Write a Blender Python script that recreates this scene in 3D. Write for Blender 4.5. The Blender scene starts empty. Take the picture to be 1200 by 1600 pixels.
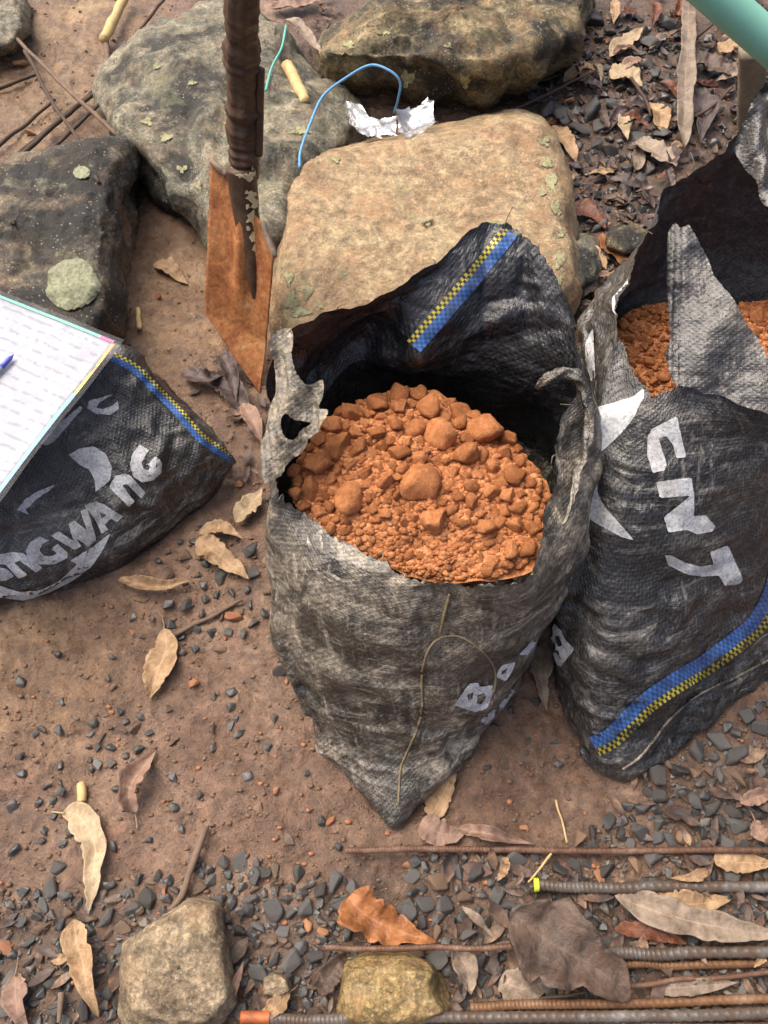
import bpy, bmesh, math, random
import numpy as np
from mathutils import Vector, Matrix
from mathutils.bvhtree import BVHTree
from mathutils.geometry import delaunay_2d_cdt

random.seed(7)
RNG = np.random.default_rng(7)
SC = bpy.context.scene
COL = SC.collection
R = math.radians

# ------------------------------------------------------------------ camera
CAM_H, PITCH, FOC = 1.2, R(60), 1300.0          # height, degrees below the horizon, focal length in photo pixels
cam_d = bpy.data.cameras.new('camera')
cam_d.sensor_fit = 'VERTICAL'
cam_d.sensor_height = 36.0
cam_d.lens = FOC / 1600 * 36.0
cam_d.clip_start = 0.01
cam_d.clip_end = 500
cam = bpy.data.objects.new('camera', cam_d)
COL.objects.link(cam)
cam.location = (0, 0, CAM_H)
cam.rotation_euler = (math.pi / 2 - PITCH, 0, 0)
SC.camera = cam

# ------------------------------------------------------------------ sky, sun, exposure
SUN_EL, SUN_AZ = 60, 305      # sun stands high, behind and to the left (azimuth clockwise from +y)
w = bpy.data.worlds.new('World')
SC.world = w
w.use_nodes = True
nt = w.node_tree
sky = nt.nodes.new('ShaderNodeTexSky')
sky.sky_type = 'NISHITA'
sky.sun_disc = False
sky.sun_elevation = R(SUN_EL)
sky.sun_rotation = R(SUN_AZ)
sky.air_density = 0.6
sky.dust_density = 9.0
sky.ozone_density = 1.0
bg = nt.nodes['Background']
bg.inputs['Strength'].default_value = 0.15
nt.links.new(sky.outputs['Color'], bg.inputs['Color'])
sl = bpy.data.lights.new('sun', 'SUN')
sl.energy = 0.9
sl.angle = R(60)
sl.color = (1.0, 0.93, 0.74)
sun = bpy.data.objects.new('sun', sl)
COL.objects.link(sun)
sd = Vector((math.sin(R(SUN_AZ)) * math.cos(R(SUN_EL)), math.cos(R(SUN_AZ)) * math.cos(R(SUN_EL)), math.sin(R(SUN_EL))))
sun.rotation_euler = sd.to_track_quat('Z', 'Y').to_euler()
sun.location = sd * 5
SC.view_settings.view_transform = 'Standard'
SC.view_settings.look = 'None'
SC.view_settings.gamma = 1.0
SC.view_settings.exposure = 0.88
SC.view_settings.use_curve_mapping = False
SC.cycles.max_bounces = 8
SC.cycles.transparent_max_bounces = 12

# ------------------------------------------------------------------ measuring helpers
FWD = np.array([0, math.cos(PITCH), -math.sin(PITCH)])
UPV = np.array([0, math.sin(PITCH), math.cos(PITCH)])
EYE = np.array([0, 0, CAM_H])


def ray(px, py):
    d = FWD + UPV * (800 - py) / FOC
    d[0] += (px - 600) / FOC
    return d


def P(px, py, z=0.0):
    """the point of the place at height z that the photo shows at (px, py)"""
    d = ray(px, py)
    t = (z - CAM_H) / d[2]
    return EYE + d * t


def pix(p):
    v = np.asarray(p, float) - EYE
    dep = v @ FWD
    return 600 + FOC * v[..., 0] / dep, 800 - FOC * (v @ UPV) / dep


# ------------------------------------------------------------------ noise
def _hash(ix, iy, iz, seed):
    h = (ix * 374761393 + iy * 668265263 + iz * 1274126177 + seed * 974711) & 0xFFFFFFFF
    h = ((h ^ (h >> 13)) * 1274126177) & 0xFFFFFFFF
    h = h ^ (h >> 16)
    return (h & 0xFFFF) / 32767.5 - 1.0


def vnoise(p, seed=0):
    p = np.asarray(p, float)
    i = np.floor(p).astype(np.int64)
    f = p - i
    f = f * f * f * (f * (f * 6 - 15) + 10)
    out = 0
    for dx in (0, 1):
        wx = f[..., 0] if dx else 1 - f[..., 0]
        for dy in (0, 1):
            wy = f[..., 1] if dy else 1 - f[..., 1]
            for dz in (0, 1):
                wz = f[..., 2] if dz else 1 - f[..., 2]
                out = out + wx * wy * wz * _hash(i[..., 0] + dx, i[..., 1] + dy, i[..., 2] + dz, seed)
    return out


def fbm(p, octs=4, seed=0, gain=0.5, lac=2.03):
    p = np.asarray(p, float)
    a, s = 1.0, 0
    for o in range(octs):
        s = s + a * vnoise(p, seed + o * 17)
        p = p * lac + 3.7
        a *= gain
    return s


def ridged(p, octs=3, seed=0):
    p = np.asarray(p, float)
    a, s = 1.0, 0
    for o in range(octs):
        s = s + a * (1 - 2 * np.abs(vnoise(p, seed + o * 31)) ** 0.8)
        p = p * 2.1 + 1.3
        a *= 0.5
    return s


# ------------------------------------------------------------------ meshes
def mk(name, V, F, mat, parent=None, origin=None, smooth=True, uv=None):
    """one mesh object out of points of the place; its origin is the thing's base"""
    V = np.asarray(V, float)
    if parent is not None:
        org = np.array(parent['_org'])
    elif origin is not None:
        org = np.asarray(origin, float)
    else:
        org = np.array([(V[:, 0].min() + V[:, 0].max()) / 2, (V[:, 1].min() + V[:, 1].max()) / 2, V[:, 2].min()])
    me = bpy.data.meshes.new(name)
    if isinstance(F, np.ndarray):
        k = F.shape[1]
        me.vertices.add(len(V))
        me.vertices.foreach_set('co', (V - org).astype(np.float32).ravel())
        me.loops.add(F.size)
        me.loops.foreach_set('vertex_index', F.astype(np.int32).ravel())
        me.polygons.add(len(F))
        me.polygons.foreach_set('loop_start', np.arange(0, F.size, k, dtype=np.int32))
        me.update(calc_edges=True)
    else:
        me.from_pydata([tuple(v) for v in (V - org)], [], [tuple(f) for f in F])
    if smooth:
        me.polygons.foreach_set('use_smooth', [True] * len(me.polygons))
    if uv is not None:
        lay = me.uv_layers.new(name='UVMap')
        li = np.zeros(len(me.loops), np.int32)
        me.loops.foreach_get('vertex_index', li)
        lay.data.foreach_set('uv', np.asarray(uv, np.float32)[li].ravel())
    me.validate()
    if mat is not None:
        me.materials.append(mat)
    o = bpy.data.objects.new(name, me)
    COL.objects.link(o)
    if parent is not None:
        o.parent = parent
        o['_org'] = list(org)
    else:
        o.location = org
        o['_org'] = list(org)
    return o


def empty(name, loc):
    o = bpy.data.objects.new(name, None)
    o.empty_display_size = 0.05
    COL.objects.link(o)
    o.location = loc
    o['_org'] = list(map(float, loc))
    return o


def tag(o, label=None, cat=None, group=None, kind=None):
    if label:
        o['label'] = label
    if cat:
        o['category'] = cat
    if group:
        o['group'] = group
    if kind:
        o['kind'] = kind
    return o


def grid_faces(nr, nc, wrap=False):
    r = np.arange(nr - 1)[:, None]
    c = np.arange(nc if wrap else nc - 1)[None, :]
    c1 = (c + 1) % nc
    a = r * nc + c
    b = r * nc + c1
    d = (r + 1) * nc + c
    e = (r + 1) * nc + c1
    return np.stack([a, b, e, d], -1).reshape(-1, 4)


def cr(pts, n, closed=False):
    """Catmull-Rom through pts (k, dim) at n samples"""
    p = np.asarray(pts, float)
    k = len(p)
    if closed:
        t = np.arange(n) / n * k
        i = np.floor(t).astype(int)
        f = (t - i)[:, None]
        if p.ndim == 3:
            f = f[:, :, None]
        g = lambda o: p[(i + o) % k]
    else:
        t = np.linspace(0, k - 1, n)
        i = np.minimum(np.floor(t).astype(int), k - 2)
        f = (t - i)[:, None]
        if p.ndim == 3:
            f = f[:, :, None]
        q = np.concatenate([[2 * p[0] - p[1]], p, [2 * p[-1] - p[-2]]])
        g = lambda o: q[i + o + 1]
    a, b, c, d = g(-1), g(0), g(1), g(2)
    return 0.5 * (2 * b + (c - a) * f + (2 * a - 5 * b + 4 * c - d) * f ** 2 + (3 * b - a - 3 * c + d) * f ** 3)


def net_normals(S, wrap):
    du = (np.roll(S, -1, 1) - np.roll(S, 1, 1)) if wrap else np.gradient(S, axis=1)
    dv = np.gradient(S, axis=0)
    n = np.cross(du, dv)
    return n / (np.linalg.norm(n, axis=-1, keepdims=True) + 1e-9)


def tube_mesh(path, rad, n=10, cap=True):
    path = np.asarray(path, float)
    k = len(path)
    rad = np.broadcast_to(np.asarray(rad, float), (k,)) if np.ndim(rad) < 2 else rad
    tg = np.gradient(path, axis=0)
    tg /= np.linalg.norm(tg, axis=1, keepdims=True) + 1e-12
    ref = np.array([0.0, 0.3, 1.0]) if abs(tg[0, 2]) < 0.8 else np.array([0.0, 1.0, 0.0])
    a = np.cross(tg, ref)
    a /= np.linalg.norm(a, axis=1, keepdims=True)
    b = np.cross(tg, a)
    th = np.arange(n) / n * 2 * math.pi
    rr = rad[:, None] if rad.ndim == 1 else rad
    V = path[:, None] + (a[:, None] * np.cos(th)[None, :, None] + b[:, None] * np.sin(th)[None, :, None]) * rr[..., None]
    F = [tuple(f) for f in grid_faces(k, n, True)]
    if cap:
        F.append(tuple(range(n - 1, -1, -1)))
        F.append(tuple(range((k - 1) * n, k * n)))
    return V.reshape(-1, 3), F


# ------------------------------------------------------------------ materials
class M:
    def __init__(s, name, rough=0.7, spec=0.4):
        s.m = bpy.data.materials.new(name)
        s.m.use_nodes = True
        s.nt = s.m.node_tree
        s.b = s.nt.nodes['Principled BSDF']
        s.b.inputs['Roughness'].default_value = rough
        s.b.inputs['Specular IOR Level'].default_value = spec
        s.tc = s.nt.nodes.new('ShaderNodeTexCoord')

    def put(s, sock, v):
        if hasattr(v, 'links') or hasattr(v, 'is_linked'):
            s.nt.links.new(v, sock)
        elif isinstance(v, (tuple, list)) and len(v) == 3 and sock.type == 'RGBA':
            sock.default_value = (*v, 1)
        else:
            sock.default_value = v

    def map(s, coord, scale=(1, 1, 1), rot=(0, 0, 0)):
        n = s.nt.nodes.new('ShaderNodeMapping')
        n.inputs['Scale'].default_value = scale
        n.inputs['Rotation'].default_value = rot
        s.nt.links.new(s.tc.outputs[coord], n.inputs['Vector'])
        return n.outputs[0]

    def noise(s, scale, detail=4, rough=0.55, dist=0.0, vec=None):
        n = s.nt.nodes.new('ShaderNodeTexNoise')
        n.inputs['Scale'].default_value = scale
        n.inputs['Detail'].default_value = detail
        n.inputs['Roughness'].default_value = rough
        n.inputs['Distortion'].default_value = dist
        s.nt.links.new(vec if vec is not None else s.tc.outputs['Object'], n.inputs['Vector'])
        return n.outputs['Fac']

    def voro(s, scale, vec=None, feature='F1', out='Distance'):
        n = s.nt.nodes.new('ShaderNodeTexVoronoi')
        n.feature = feature
        n.inputs['Scale'].default_value = scale
        s.nt.links.new(vec if vec is not None else s.tc.outputs['Object'], n.inputs['Vector'])
        return n.outputs[out]

    def ramp(s, fac, stops):
        n = s.nt.nodes.new('ShaderNodeValToRGB')
        e = n.color_ramp.elements
        while len(e) < len(stops):
            e.new(0.5)
        for el, (p, c) in zip(e, stops):
            el.position = p
            el.color = (c, c, c, 1) if not isinstance(c, (tuple, list)) else (*c, 1)
        s.nt.links.new(fac, n.inputs[0])
        return n.outputs[0]

    def mix(s, fac, a, b, mode='MIX'):
        n = s.nt.nodes.new('ShaderNodeMix')
        n.data_type = 'RGBA'
        n.blend_type = mode
        s.put(n.inputs[0], fac)
        s.put(n.inputs[6], a)
        s.put(n.inputs[7], b)
        return n.outputs[2]

    def math(s, op, a, b=0.0, c=None):
        n = s.nt.nodes.new('ShaderNodeMath')
        n.operation = op
        s.put(n.inputs[0], a)
        s.put(n.inputs[1], b)
        if c is not None:
            s.put(n.inputs[2], c)
        return n.outputs[0]

    def bump(s, h, strength=0.5, dist=0.002):
        n = s.nt.nodes.new('ShaderNodeBump')
        n.inputs['Strength'].default_value = strength
        n.inputs['Distance'].default_value = dist
        s.nt.links.new(h, n.inputs['Height'])
        prev = s.b.inputs['Normal']
        if prev.is_linked:
            s.nt.links.new(prev.links[0].from_socket, n.inputs['Normal'])
        s.nt.links.new(n.outputs[0], prev)
        return n

    def rnd(s):
        n = s.nt.nodes.new('ShaderNodeObjectInfo')
        return n.outputs['Random']

    def attr(s, name, out='Fac'):
        n = s.nt.nodes.new('ShaderNodeAttribute')
        n.attribute_name = name
        return n.outputs[out]

    def sep(s, vec):
        n = s.nt.nodes.new('ShaderNodeSeparateXYZ')
        s.nt.links.new(vec, n.inputs[0])
        return n.outputs

    def col(s, c):
        s.put(s.b.inputs['Base Color'], c)
        return s

    def rough(s, r):
        s.put(s.b.inputs['Roughness'], r)
        return s


def m_ground():
    g = M('wet_earth', 0.6, 0.7)
    sand = g.attr('sand')
    hum = g.attr('humus')
    n1 = g.noise(7, 5, 0.6)
    n2 = g.noise(45, 8, 0.72)
    n3 = g.noise(190, 4, 0.75)
    mud = g.ramp(n1, [(0.34, (0.145, 0.078, 0.048)), (0.5, (0.232, 0.138, 0.088)), (0.66, (0.31, 0.205, 0.137))])
    snd = g.ramp(n1, [(0.34, (0.20, 0.115, 0.052)), (0.5, (0.31, 0.19, 0.088)), (0.66, (0.39, 0.26, 0.135))])
    hm = g.ramp(n1, [(0.3, (0.06, 0.04, 0.028)), (0.7, (0.12, 0.08, 0.055))])
    c = g.mix(sand, mud, snd)
    c = g.mix(hum, c, hm)
    c = g.mix(0.8, c, g.ramp(n2, [(0.33, 0.45), (0.5, 0.95), (0.66, 1.5)]), 'MULTIPLY')
    c = g.mix(0.6, c, g.ramp(n3, [(0.3, 0.6), (0.5, 1.0), (0.75, 1.5)]), 'MULTIPLY')
    sp = g.ramp(g.noise(330, 2, 0.5), [(0.66, 0.0), (0.72, 1.0)])
    c = g.mix(g.math('MULTIPLY', sp, 0.5), c, (0.42, 0.29, 0.18))
    dk = g.ramp(g.noise(210, 2, 0.5, 0.3), [(0.30, 1.0), (0.36, 0.0)])
    c = g.mix(g.math('MULTIPLY', dk, 0.6), c, (0.04, 0.03, 0.025))
    org = g.ramp(g.noise(23, 4, 0.6), [(0.62, 0.0), (0.74, 1.0)])
    c = g.mix(g.math('MULTIPLY', org, 0.30), c, (0.30, 0.12, 0.06))
    wet = g.ramp(g.noise(5.5, 6, 0.68, 0.6), [(0.44, 1.0), (0.60, 0.0)])
    c = g.mix(g.math('MULTIPLY', wet, 0.62), c, g.mix(0.85, (0.135, 0.076, 0.046), g.ramp(n2, [(0.33, 0.5), (0.5, 1.0), (0.66, 1.6)]), 'MULTIPLY'))
    g.col(c)
    g.rough(g.mix(wet, g.ramp(g.noise(12, 5, 0.65), [(0.40, 0.30), (0.68, 0.66)]), (0.17, 0.17, 0.17)))
    g.bump(n2, 0.8, 0.010)
    g.bump(n3, 0.9, 0.004)
    return g.m


def m_rock(name, cols, lichen=0.0, lich_col=(0.36, 0.37, 0.24), dark=None, scale=1.0, rough=0.7, fine=0.75):
    g = M(name, rough, 0.35)
    n1 = g.noise(11 * scale, 7, 0.68, 0.3)
    n2 = g.noise(48 * scale, 8, 0.75)
    n3 = g.noise(170, 4, 0.75)
    c = g.ramp(n1, [(0.34, cols[0]), (0.48, cols[1]), (0.62, cols[2])])
    c = g.mix(0.9, c, g.ramp(n2, [(0.32, 0.35), (0.5, 0.95), (0.66, 1.7)]), 'MULTIPLY')
    c = g.mix(fine, c, g.ramp(n3, [(0.33, 0.4), (0.5, 1.0), (0.66, 1.8)]), 'MULTIPLY')
    hue = g.ramp(g.noise(17, 5, 0.7, 0.5), [(0.5, 0.0), (0.66, 1.0)])
    c = g.mix(g.math('MULTIPLY', hue, 0.45), c, tuple(a_ * b_ for a_, b_ in zip(cols[2], (1.15, 0.82, 0.68))))
    if dark is not None:
        d = g.ramp(g.noise(6, 5, 0.65, 0.6), [(0.30 + 0.2 * dark, 1.0), (0.42 + 0.2 * dark, 0.0)])
        c = g.mix(g.math('MULTIPLY', d, 0.9), c, (0.022, 0.022, 0.021))
    if lichen:
        l = g.ramp(g.noise(14, 6, 0.75, 0.3), [(0.66 - lichen * 0.16, 0.0), (0.76 - lichen * 0.1, 1.0)])
        c = g.mix(g.math('MULTIPLY', l, 0.8), c, g.mix(g.noise(200, 3), lich_col, tuple(x * 0.6 for x in lich_col)))
    sp = g.math('MULTIPLY', g.ramp(g.voro(130), [(0.16, 1.0), (0.26, 0.0)]), g.ramp(g.noise(30, 3), [(0.45, 0.0), (0.6, 1.0)]))
    c = g.mix(g.math('MULTIPLY', sp, 0.6), c, (0.52, 0.47, 0.37))
    g.col(c)
    g.rough(g.ramp(n1, [(0.3, rough - 0.18), (0.7, rough + 0.1)]))
    g.bump(n2, 0.8, 0.009)
    g.bump(n3, 0.9, 0.004)
    return g.m


def m_sack(name, base, dirt_amt, dirt_col, scuff_amt, weave=0.004, rough=0.42, line=0.25, scuff_rot=0.0, dirt_col2=None, scuff_col=(0.27, 0.25, 0.215), spec=0.85):
    """woven plastic tape cloth: crossing tapes in relief, dust in the gaps, mud smears, scuffs"""
    g = M(name, rough, spec)
    uv = g.sep(g.tc.outputs['UV'])
    k = 2 * math.pi / weave
    jit = g.math('MULTIPLY', g.noise(14, 3), 0.008)
    su = g.math('SINE', g.math('MULTIPLY', g.math('ADD', uv[0], jit), k / 2))
    sv = g.math('SINE', g.math('MULTIPLY', g.math('ADD', uv[1], jit), k / 2))
    au = g.math('ABSOLUTE', su)
    av = g.math('ABSOLUTE', sv)
    h = g.math('ADD', g.math('MULTIPLY', g.math('MULTIPLY', su, sv), 0.6), g.math('MULTIPLY', g.math('MINIMUM', au, av), 0.6))
    gap = g.ramp(g.math('MINIMUM', au, av), [(0.0, 1.0), (0.34, 0.0)])
    big = g.noise(7, 4, 0.6, 0.8)
    mid = g.noise(26, 7, 0.72, 0.5)
    fin = g.noise(150, 5, 0.8)
    c = g.mix(mid, tuple(x * 0.6 for x in base), tuple(x * 1.6 for x in base))
    dm = g.math('MULTIPLY', g.ramp(big, [(0.62 - 0.34 * dirt_amt, 0.0), (0.80 - 0.30 * dirt_amt, 1.0)]), g.ramp(mid, [(0.34, 0.1), (0.60, 1.0)]))
    dc = g.mix(g.ramp(g.noise(17, 9, 0.78, 0.9), [(0.44, 0.0), (0.60, 1.0)]), dirt_col, dirt_col2 or tuple(x * 2.2 for x in dirt_col))
    c = g.mix(g.math('MULTIPLY', dm, 0.96), c, dc)
    # pale scuffs: short streaks in two directions, each only in patches
    for sx, sy, rot, sc_, w_ in ((14, 90, scuff_rot, 8, 1.0), (75, 20, scuff_rot + 0.35, 11, 0.8)):
        st = g.noise(1, 7, 0.75, 0.5, g.map('UV', (sx, sy, 1), (0, 0, rot)))
        m_ = g.math('MULTIPLY', g.ramp(st, [(0.53, 0.0), (0.61, 1.0)]), g.ramp(g.noise(sc_, 3), [(0.50 - 0.1 * scuff_amt, 0.0), (0.66 - 0.05 * scuff_amt, 1.0)]))
        c = g.mix(g.math('MULTIPLY', m_, 0.8 * scuff_amt * w_), c, scuff_col)
    c = g.mix(g.math('MULTIPLY', gap, g.math('MULTIPLY', g.ramp(mid, [(0.38, 0.15), (0.6, 1.0)]), line)), c, (0.20, 0.175, 0.145))
    c = g.mix(0.85, c, g.ramp(fin, [(0.35, 0.35), (0.5, 1.0), (0.64, 1.9)]), 'MULTIPLY')
    g.col(c)
    g.rough(g.ramp(mid, [(0.3, rough - 0.1), (0.7, rough + 0.2)]))
    g.bump(h, 0.5, 0.0009)
    g.bump(g.noise(60, 6, 0.68, 0.3), 0.7, 0.005)
    return g.m


def m_print():
    g = M('white_print', 0.5, 0.4)
    n = g.noise(48, 8, 0.75)
    n2 = g.noise(260, 3, 0.7)
    c = g.ramp(n, [(0.31, (0.07, 0.065, 0.06)), (0.38, (0.46, 0.47, 0.475)), (0.65, (0.66, 0.67, 0.675))])
    c = g.mix(0.85, c, g.ramp(n2, [(0.34, 0.45), (0.5, 0.95), (0.62, 1.15)]), 'MULTIPLY')
    c = g.mix(g.math('MULTIPLY', g.ramp(g.noise(18, 5, 0.7), [(0.5, 0.0), (0.7, 1.0)]), 0.5), c, (0.22, 0.18, 0.13))
    g.col(c)
    g.bump(n2, 0.4, 0.0008)
    return g.m


def m_stripe():
    g = M('woven_stripe', 0.5, 0.4)
    uv = g.sep(g.tc.outputs['UV'])
    ch = g.nt.nodes.new('ShaderNodeTexChecker')
    mp = g.map('UV', (260, 5.0, 1))
    g.nt.links.new(mp, ch.inputs['Vector'])
    ch.inputs['Scale'].default_value = 1.0
    chk = ch.outputs['Fac']
    yel = g.mix(chk, (0.62, 0.52, 0.07), (0.05, 0.05, 0.04))
    blu = g.mix(chk, (0.075, 0.20, 0.52), (0.04, 0.10, 0.30))
    isy = g.math('GREATER_THAN', uv[1], 0.62)
    c = g.mix(isy, blu, yel)
    c = g.mix(0.9, c, g.ramp(g.noise(45, 7, 0.75), [(0.34, 0.3), (0.5, 0.75), (0.64, 1.1)]), 'MULTIPLY')
    c = g.mix(g.math('MULTIPLY', g.ramp(g.noise(24, 6, 0.75), [(0.52, 0.0), (0.68, 1.0)]), 0.55), c, (0.10, 0.085, 0.065))
    g.col(c)
    g.bump(chk, 0.4, 0.0008)
    return g.m


def m_plain(name, c, rough=0.6, spec=0.4, var=0.5, scale=40, bump=0.4, bdist=0.002, metal=0.0, objvar=0.0):
    g = M(name, rough, spec)
    n = g.noise(scale, 5, 0.65)
    cc = g.mix(var, c, g.ramp(n, [(0.28, 0.4), (0.5, 1.0), (0.75, 1.6)]), 'MULTIPLY')
    if objvar:
        r = g.rnd()
        cc = g.mix(objvar, cc, g.ramp(r, [(0.0, 0.45), (0.5, 1.0), (1.0, 1.55)]), 'MULTIPLY')
    g.col(cc)
    g.b.inputs['Metallic'].default_value = metal
    if bump:
        g.bump(n, bump, bdist)
    return g.m


def m_leaf(name, c1, c2, rough=0.55):
    g = M(name, rough, 0.4)
    uv = g.sep(g.tc.outputs['UV'])
    t = g.math('ABSOLUTE', g.math('SUBTRACT', uv[1], 0.5))
    rib = g.ramp(t, [(0.0, 1.0), (0.035, 0.0)])
    vein = g.math('SINE', g.math('MULTIPLY', g.math('ADD', uv[0], g.math('MULTIPLY', t, -0.5)), 75.0))
    n = g.noise(34, 7, 0.7, 0.4)
    n2 = g.noise(180, 4, 0.7)
    c = g.mix(g.ramp(n, [(0.36, 0.0), (0.60, 1.0)]), c1, c2)
    c = g.mix(0.4, c, g.ramp(n2, [(0.3, 0.6), (0.6, 1.15)]), 'MULTIPLY')
    spots = g.ramp(g.noise(70, 3, 0.6, 0.4), [(0.66, 0.0), (0.73, 1.0)])
    c = g.mix(g.math('MULTIPLY', spots, 0.6), c, tuple(x * 0.3 for x in c1))
    c = g.mix(g.math('MULTIPLY', rib, 0.5), c, tuple(min(1, x * 1.35) for x in c2))
    c = g.mix(0.25, c, g.ramp(g.rnd(), [(0, 0.6), (1, 1.3)]), 'MULTIPLY')
    g.col(c)
    g.bump(vein, 0.06, 0.0006)
    g.bump(n, 0.8, 0.006)
    g.bump(n2, 0.5, 0.0015)
    return g.m


def m_stone_chip(name, a, b, rough=0.42):
    g = M(name, rough, 0.45)
    n = g.noise(120, 4, 0.65)
    c = g.mix(g.math('MULTIPLY', g.rnd(), g.math('MULTIPLY', g.noise(40, 2), 2.0)), a, b)
    c = g.mix(0.7, c, g.ramp(n, [(0.3, 0.55), (0.5, 1.0), (0.72, 1.5)]), 'MULTIPLY')
    dust = g.ramp(g.noise(45, 5, 0.7), [(0.48, 0.0), (0.62, 1.0)])
    c = g.mix(g.math('MULTIPLY', dust, 0.45), c, (0.17, 0.12, 0.085))
    g.col(c)
    g.bump(n, 0.5, 0.002)
    return g.m


def m_clod(name='orange_earth'):
    g = M(name, 0.95, 0.15)
    n = g.noise(60, 7, 0.75)
    n2 = g.noise(240, 4, 0.75)
    c = g.ramp(n, [(0.34, (0.25, 0.09, 0.034)), (0.5, (0.40, 0.16, 0.063)), (0.66, (0.50, 0.235, 0.104))])
    c = g.mix(0.5, c, g.ramp(n2, [(0.33, 0.5), (0.66, 1.5)]), 'MULTIPLY')
    c = g.mix(0.6, c, g.ramp(g.rnd(), [(0, (0.6, 0.55, 0.5)), (1, (1.3, 1.35, 1.45))]), 'MULTIPLY')
    g.col(c)
    g.bump(n, 0.5, 0.004)
    g.bump(n2, 0.5, 0.0015)
    return g.m


def m_rust(name, a, b, c3, scale=30, rough=0.75):
    g = M(name, rough, 0.35)
    n = g.noise(scale, 6, 0.7, 0.3)
    n2 = g.noise(260, 3, 0.6)
    c = g.ramp(n, [(0.28, a), (0.5, b), (0.72, c3)])
    c = g.mix(0.5, c, g.ramp(n2, [(0.3, 0.6), (0.7, 1.4)]), 'MULTIPLY')
    g.col(c)
    g.bump(n, 0.35, 0.002)
    g.bump(n2, 0.4, 0.0008)
    return g.m


def m_film(name, tint=(0.9, 0.92, 0.95), alpha=0.35, rough=0.15):
    g = M(name, rough, 0.6)
    g.b.inputs['Base Color'].default_value = (*tint, 1)
    g.b.inputs['Alpha'].default_value = alpha
    g.bump(g.noise(60, 4, 0.6), 0.5, 0.004)
    return g.m


def m_lump():
    g = M('orange_earth_lump', 0.95, 0.15)
    n = g.noise(2.6, 6, 0.7)
    n2 = g.noise(13, 5, 0.75)
    c = g.ramp(n, [(0.34, (0.31, 0.12, 0.046)), (0.5, (0.45, 0.176, 0.068)), (0.66, (0.54, 0.245, 0.106))])
    c = g.mix(0.6, c, g.ramp(n2, [(0.33, 0.55), (0.5, 1.0), (0.66, 1.4)]), 'MULTIPLY')
    c = g.mix(0.6, c, g.ramp(g.rnd(), [(0, (0.55, 0.5, 0.46)), (1, (1.3, 1.35, 1.4))]), 'MULTIPLY')
    g.col(c)
    g.bump(n, 0.4, 0.006)
    g.bump(n2, 0.7, 0.004)
    return g.m


MG = m_ground()
M_ORANGE = m_clod()
M_LUMP = m_lump()
M_PRINT = m_print()
M_STRIPE = m_stripe()
M_SACK_F = m_sack('muddy_black_sackcloth', (0.015, 0.0145, 0.0125), 0.92, (0.066, 0.055, 0.039), 1.0, line=0.16, rough=0.30, dirt_col2=(0.37, 0.315, 0.23), scuff_col=(0.42, 0.375, 0.30))
M_SACK_R = m_sack('black_sackcloth_dusty_weave', (0.012, 0.0125, 0.0128), 0.42, (0.032, 0.029, 0.025), 0.75, rough=0.24, weave=0.0052, line=0.42, scuff_rot=0.6, dirt_col2=(0.10, 0.088, 0.07))
M_SACK_L = m_sack('black_sackcloth_fine_weave', (0.012, 0.0125, 0.0128), 0.40, (0.034, 0.031, 0.026), 0.7, rough=0.24, line=0.24, scuff_rot=0.5)
M_FLAP = m_sack('worn_sackcloth_painted_sheen', (0.045, 0.044, 0.043), 0.6, (0.05, 0.043, 0.035), 1.0, line=0.35, dirt_col2=(0.20, 0.18, 0.145), rough=0.24)  # scuffed black cloth, base greyed so the sky sheen sits in its colour
M_SACK_I = m_sack('black_sackcloth_inside', (0.013, 0.0138, 0.015), 0.0, (0.02, 0.02, 0.02), 0.5, line=0.05, rough=0.24, scuff_col=(0.16, 0.165, 0.17))
M_SACK_I2 = m_sack('black_sackcloth_inside_dull', (0.034, 0.037, 0.040), 0.0, (0.03, 0.03, 0.03), 0.7, line=0.10, rough=0.45, scuff_col=(0.15, 0.155, 0.16), spec=0.4)
M_TORN = m_sack('torn_muddy_sackcloth', (0.05, 0.045, 0.036), 1.0, (0.10, 0.08, 0.052), 1.0, line=0.20, dirt_col2=(0.38, 0.31, 0.20), rough=0.5)
M_TWINE = m_plain('dirty_yellow_twine', (0.23, 0.175, 0.10), 0.8, 0.2, 0.5, 150)
M_CHIP = m_stone_chip('grey_gravel', (0.024, 0.025, 0.025), (0.105, 0.107, 0.104))
M_CHIP_DK = m_stone_chip('dark_wet_gravel', (0.022, 0.023, 0.023), (0.075, 0.077, 0.077), 0.32)
M_PEB_OR = m_stone_chip('orange_pebble', (0.30, 0.11, 0.05), (0.40, 0.20, 0.09), 0.7)
M_CRUMB = m_stone_chip('earth_crumb', (0.10, 0.06, 0.04), (0.24, 0.15, 0.09), 0.8)
LEAF = {
    'tan': m_leaf('leaf_tan', (0.20, 0.115, 0.055), (0.42, 0.28, 0.155)),
    'pale': m_leaf('leaf_pale', (0.29, 0.205, 0.115), (0.47, 0.36, 0.225)),
    'pink': m_leaf('leaf_pinkish', (0.17, 0.10, 0.07), (0.31, 0.20, 0.145)),
    'orange': m_leaf('leaf_orange_brown', (0.12, 0.042, 0.015), (0.34, 0.135, 0.045), 0.34),
    'dark': m_leaf('leaf_dark_brown', (0.035, 0.022, 0.015), (0.12, 0.078, 0.055), 0.36),
    'grey': m_leaf('leaf_grey_brown', (0.13, 0.092, 0.065), (0.29, 0.225, 0.165)),
    'purple': m_leaf('leaf_purple_brown', (0.035, 0.023, 0.021), (0.105, 0.073, 0.068), 0.36),
    'red': m_leaf('leaf_red_brown', (0.08, 0.025, 0.014), (0.19, 0.07, 0.034), 0.36),
    'green': m_leaf('leaf_green', (0.06, 0.16, 0.02), (0.14, 0.30, 0.05), 0.45),
}


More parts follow.
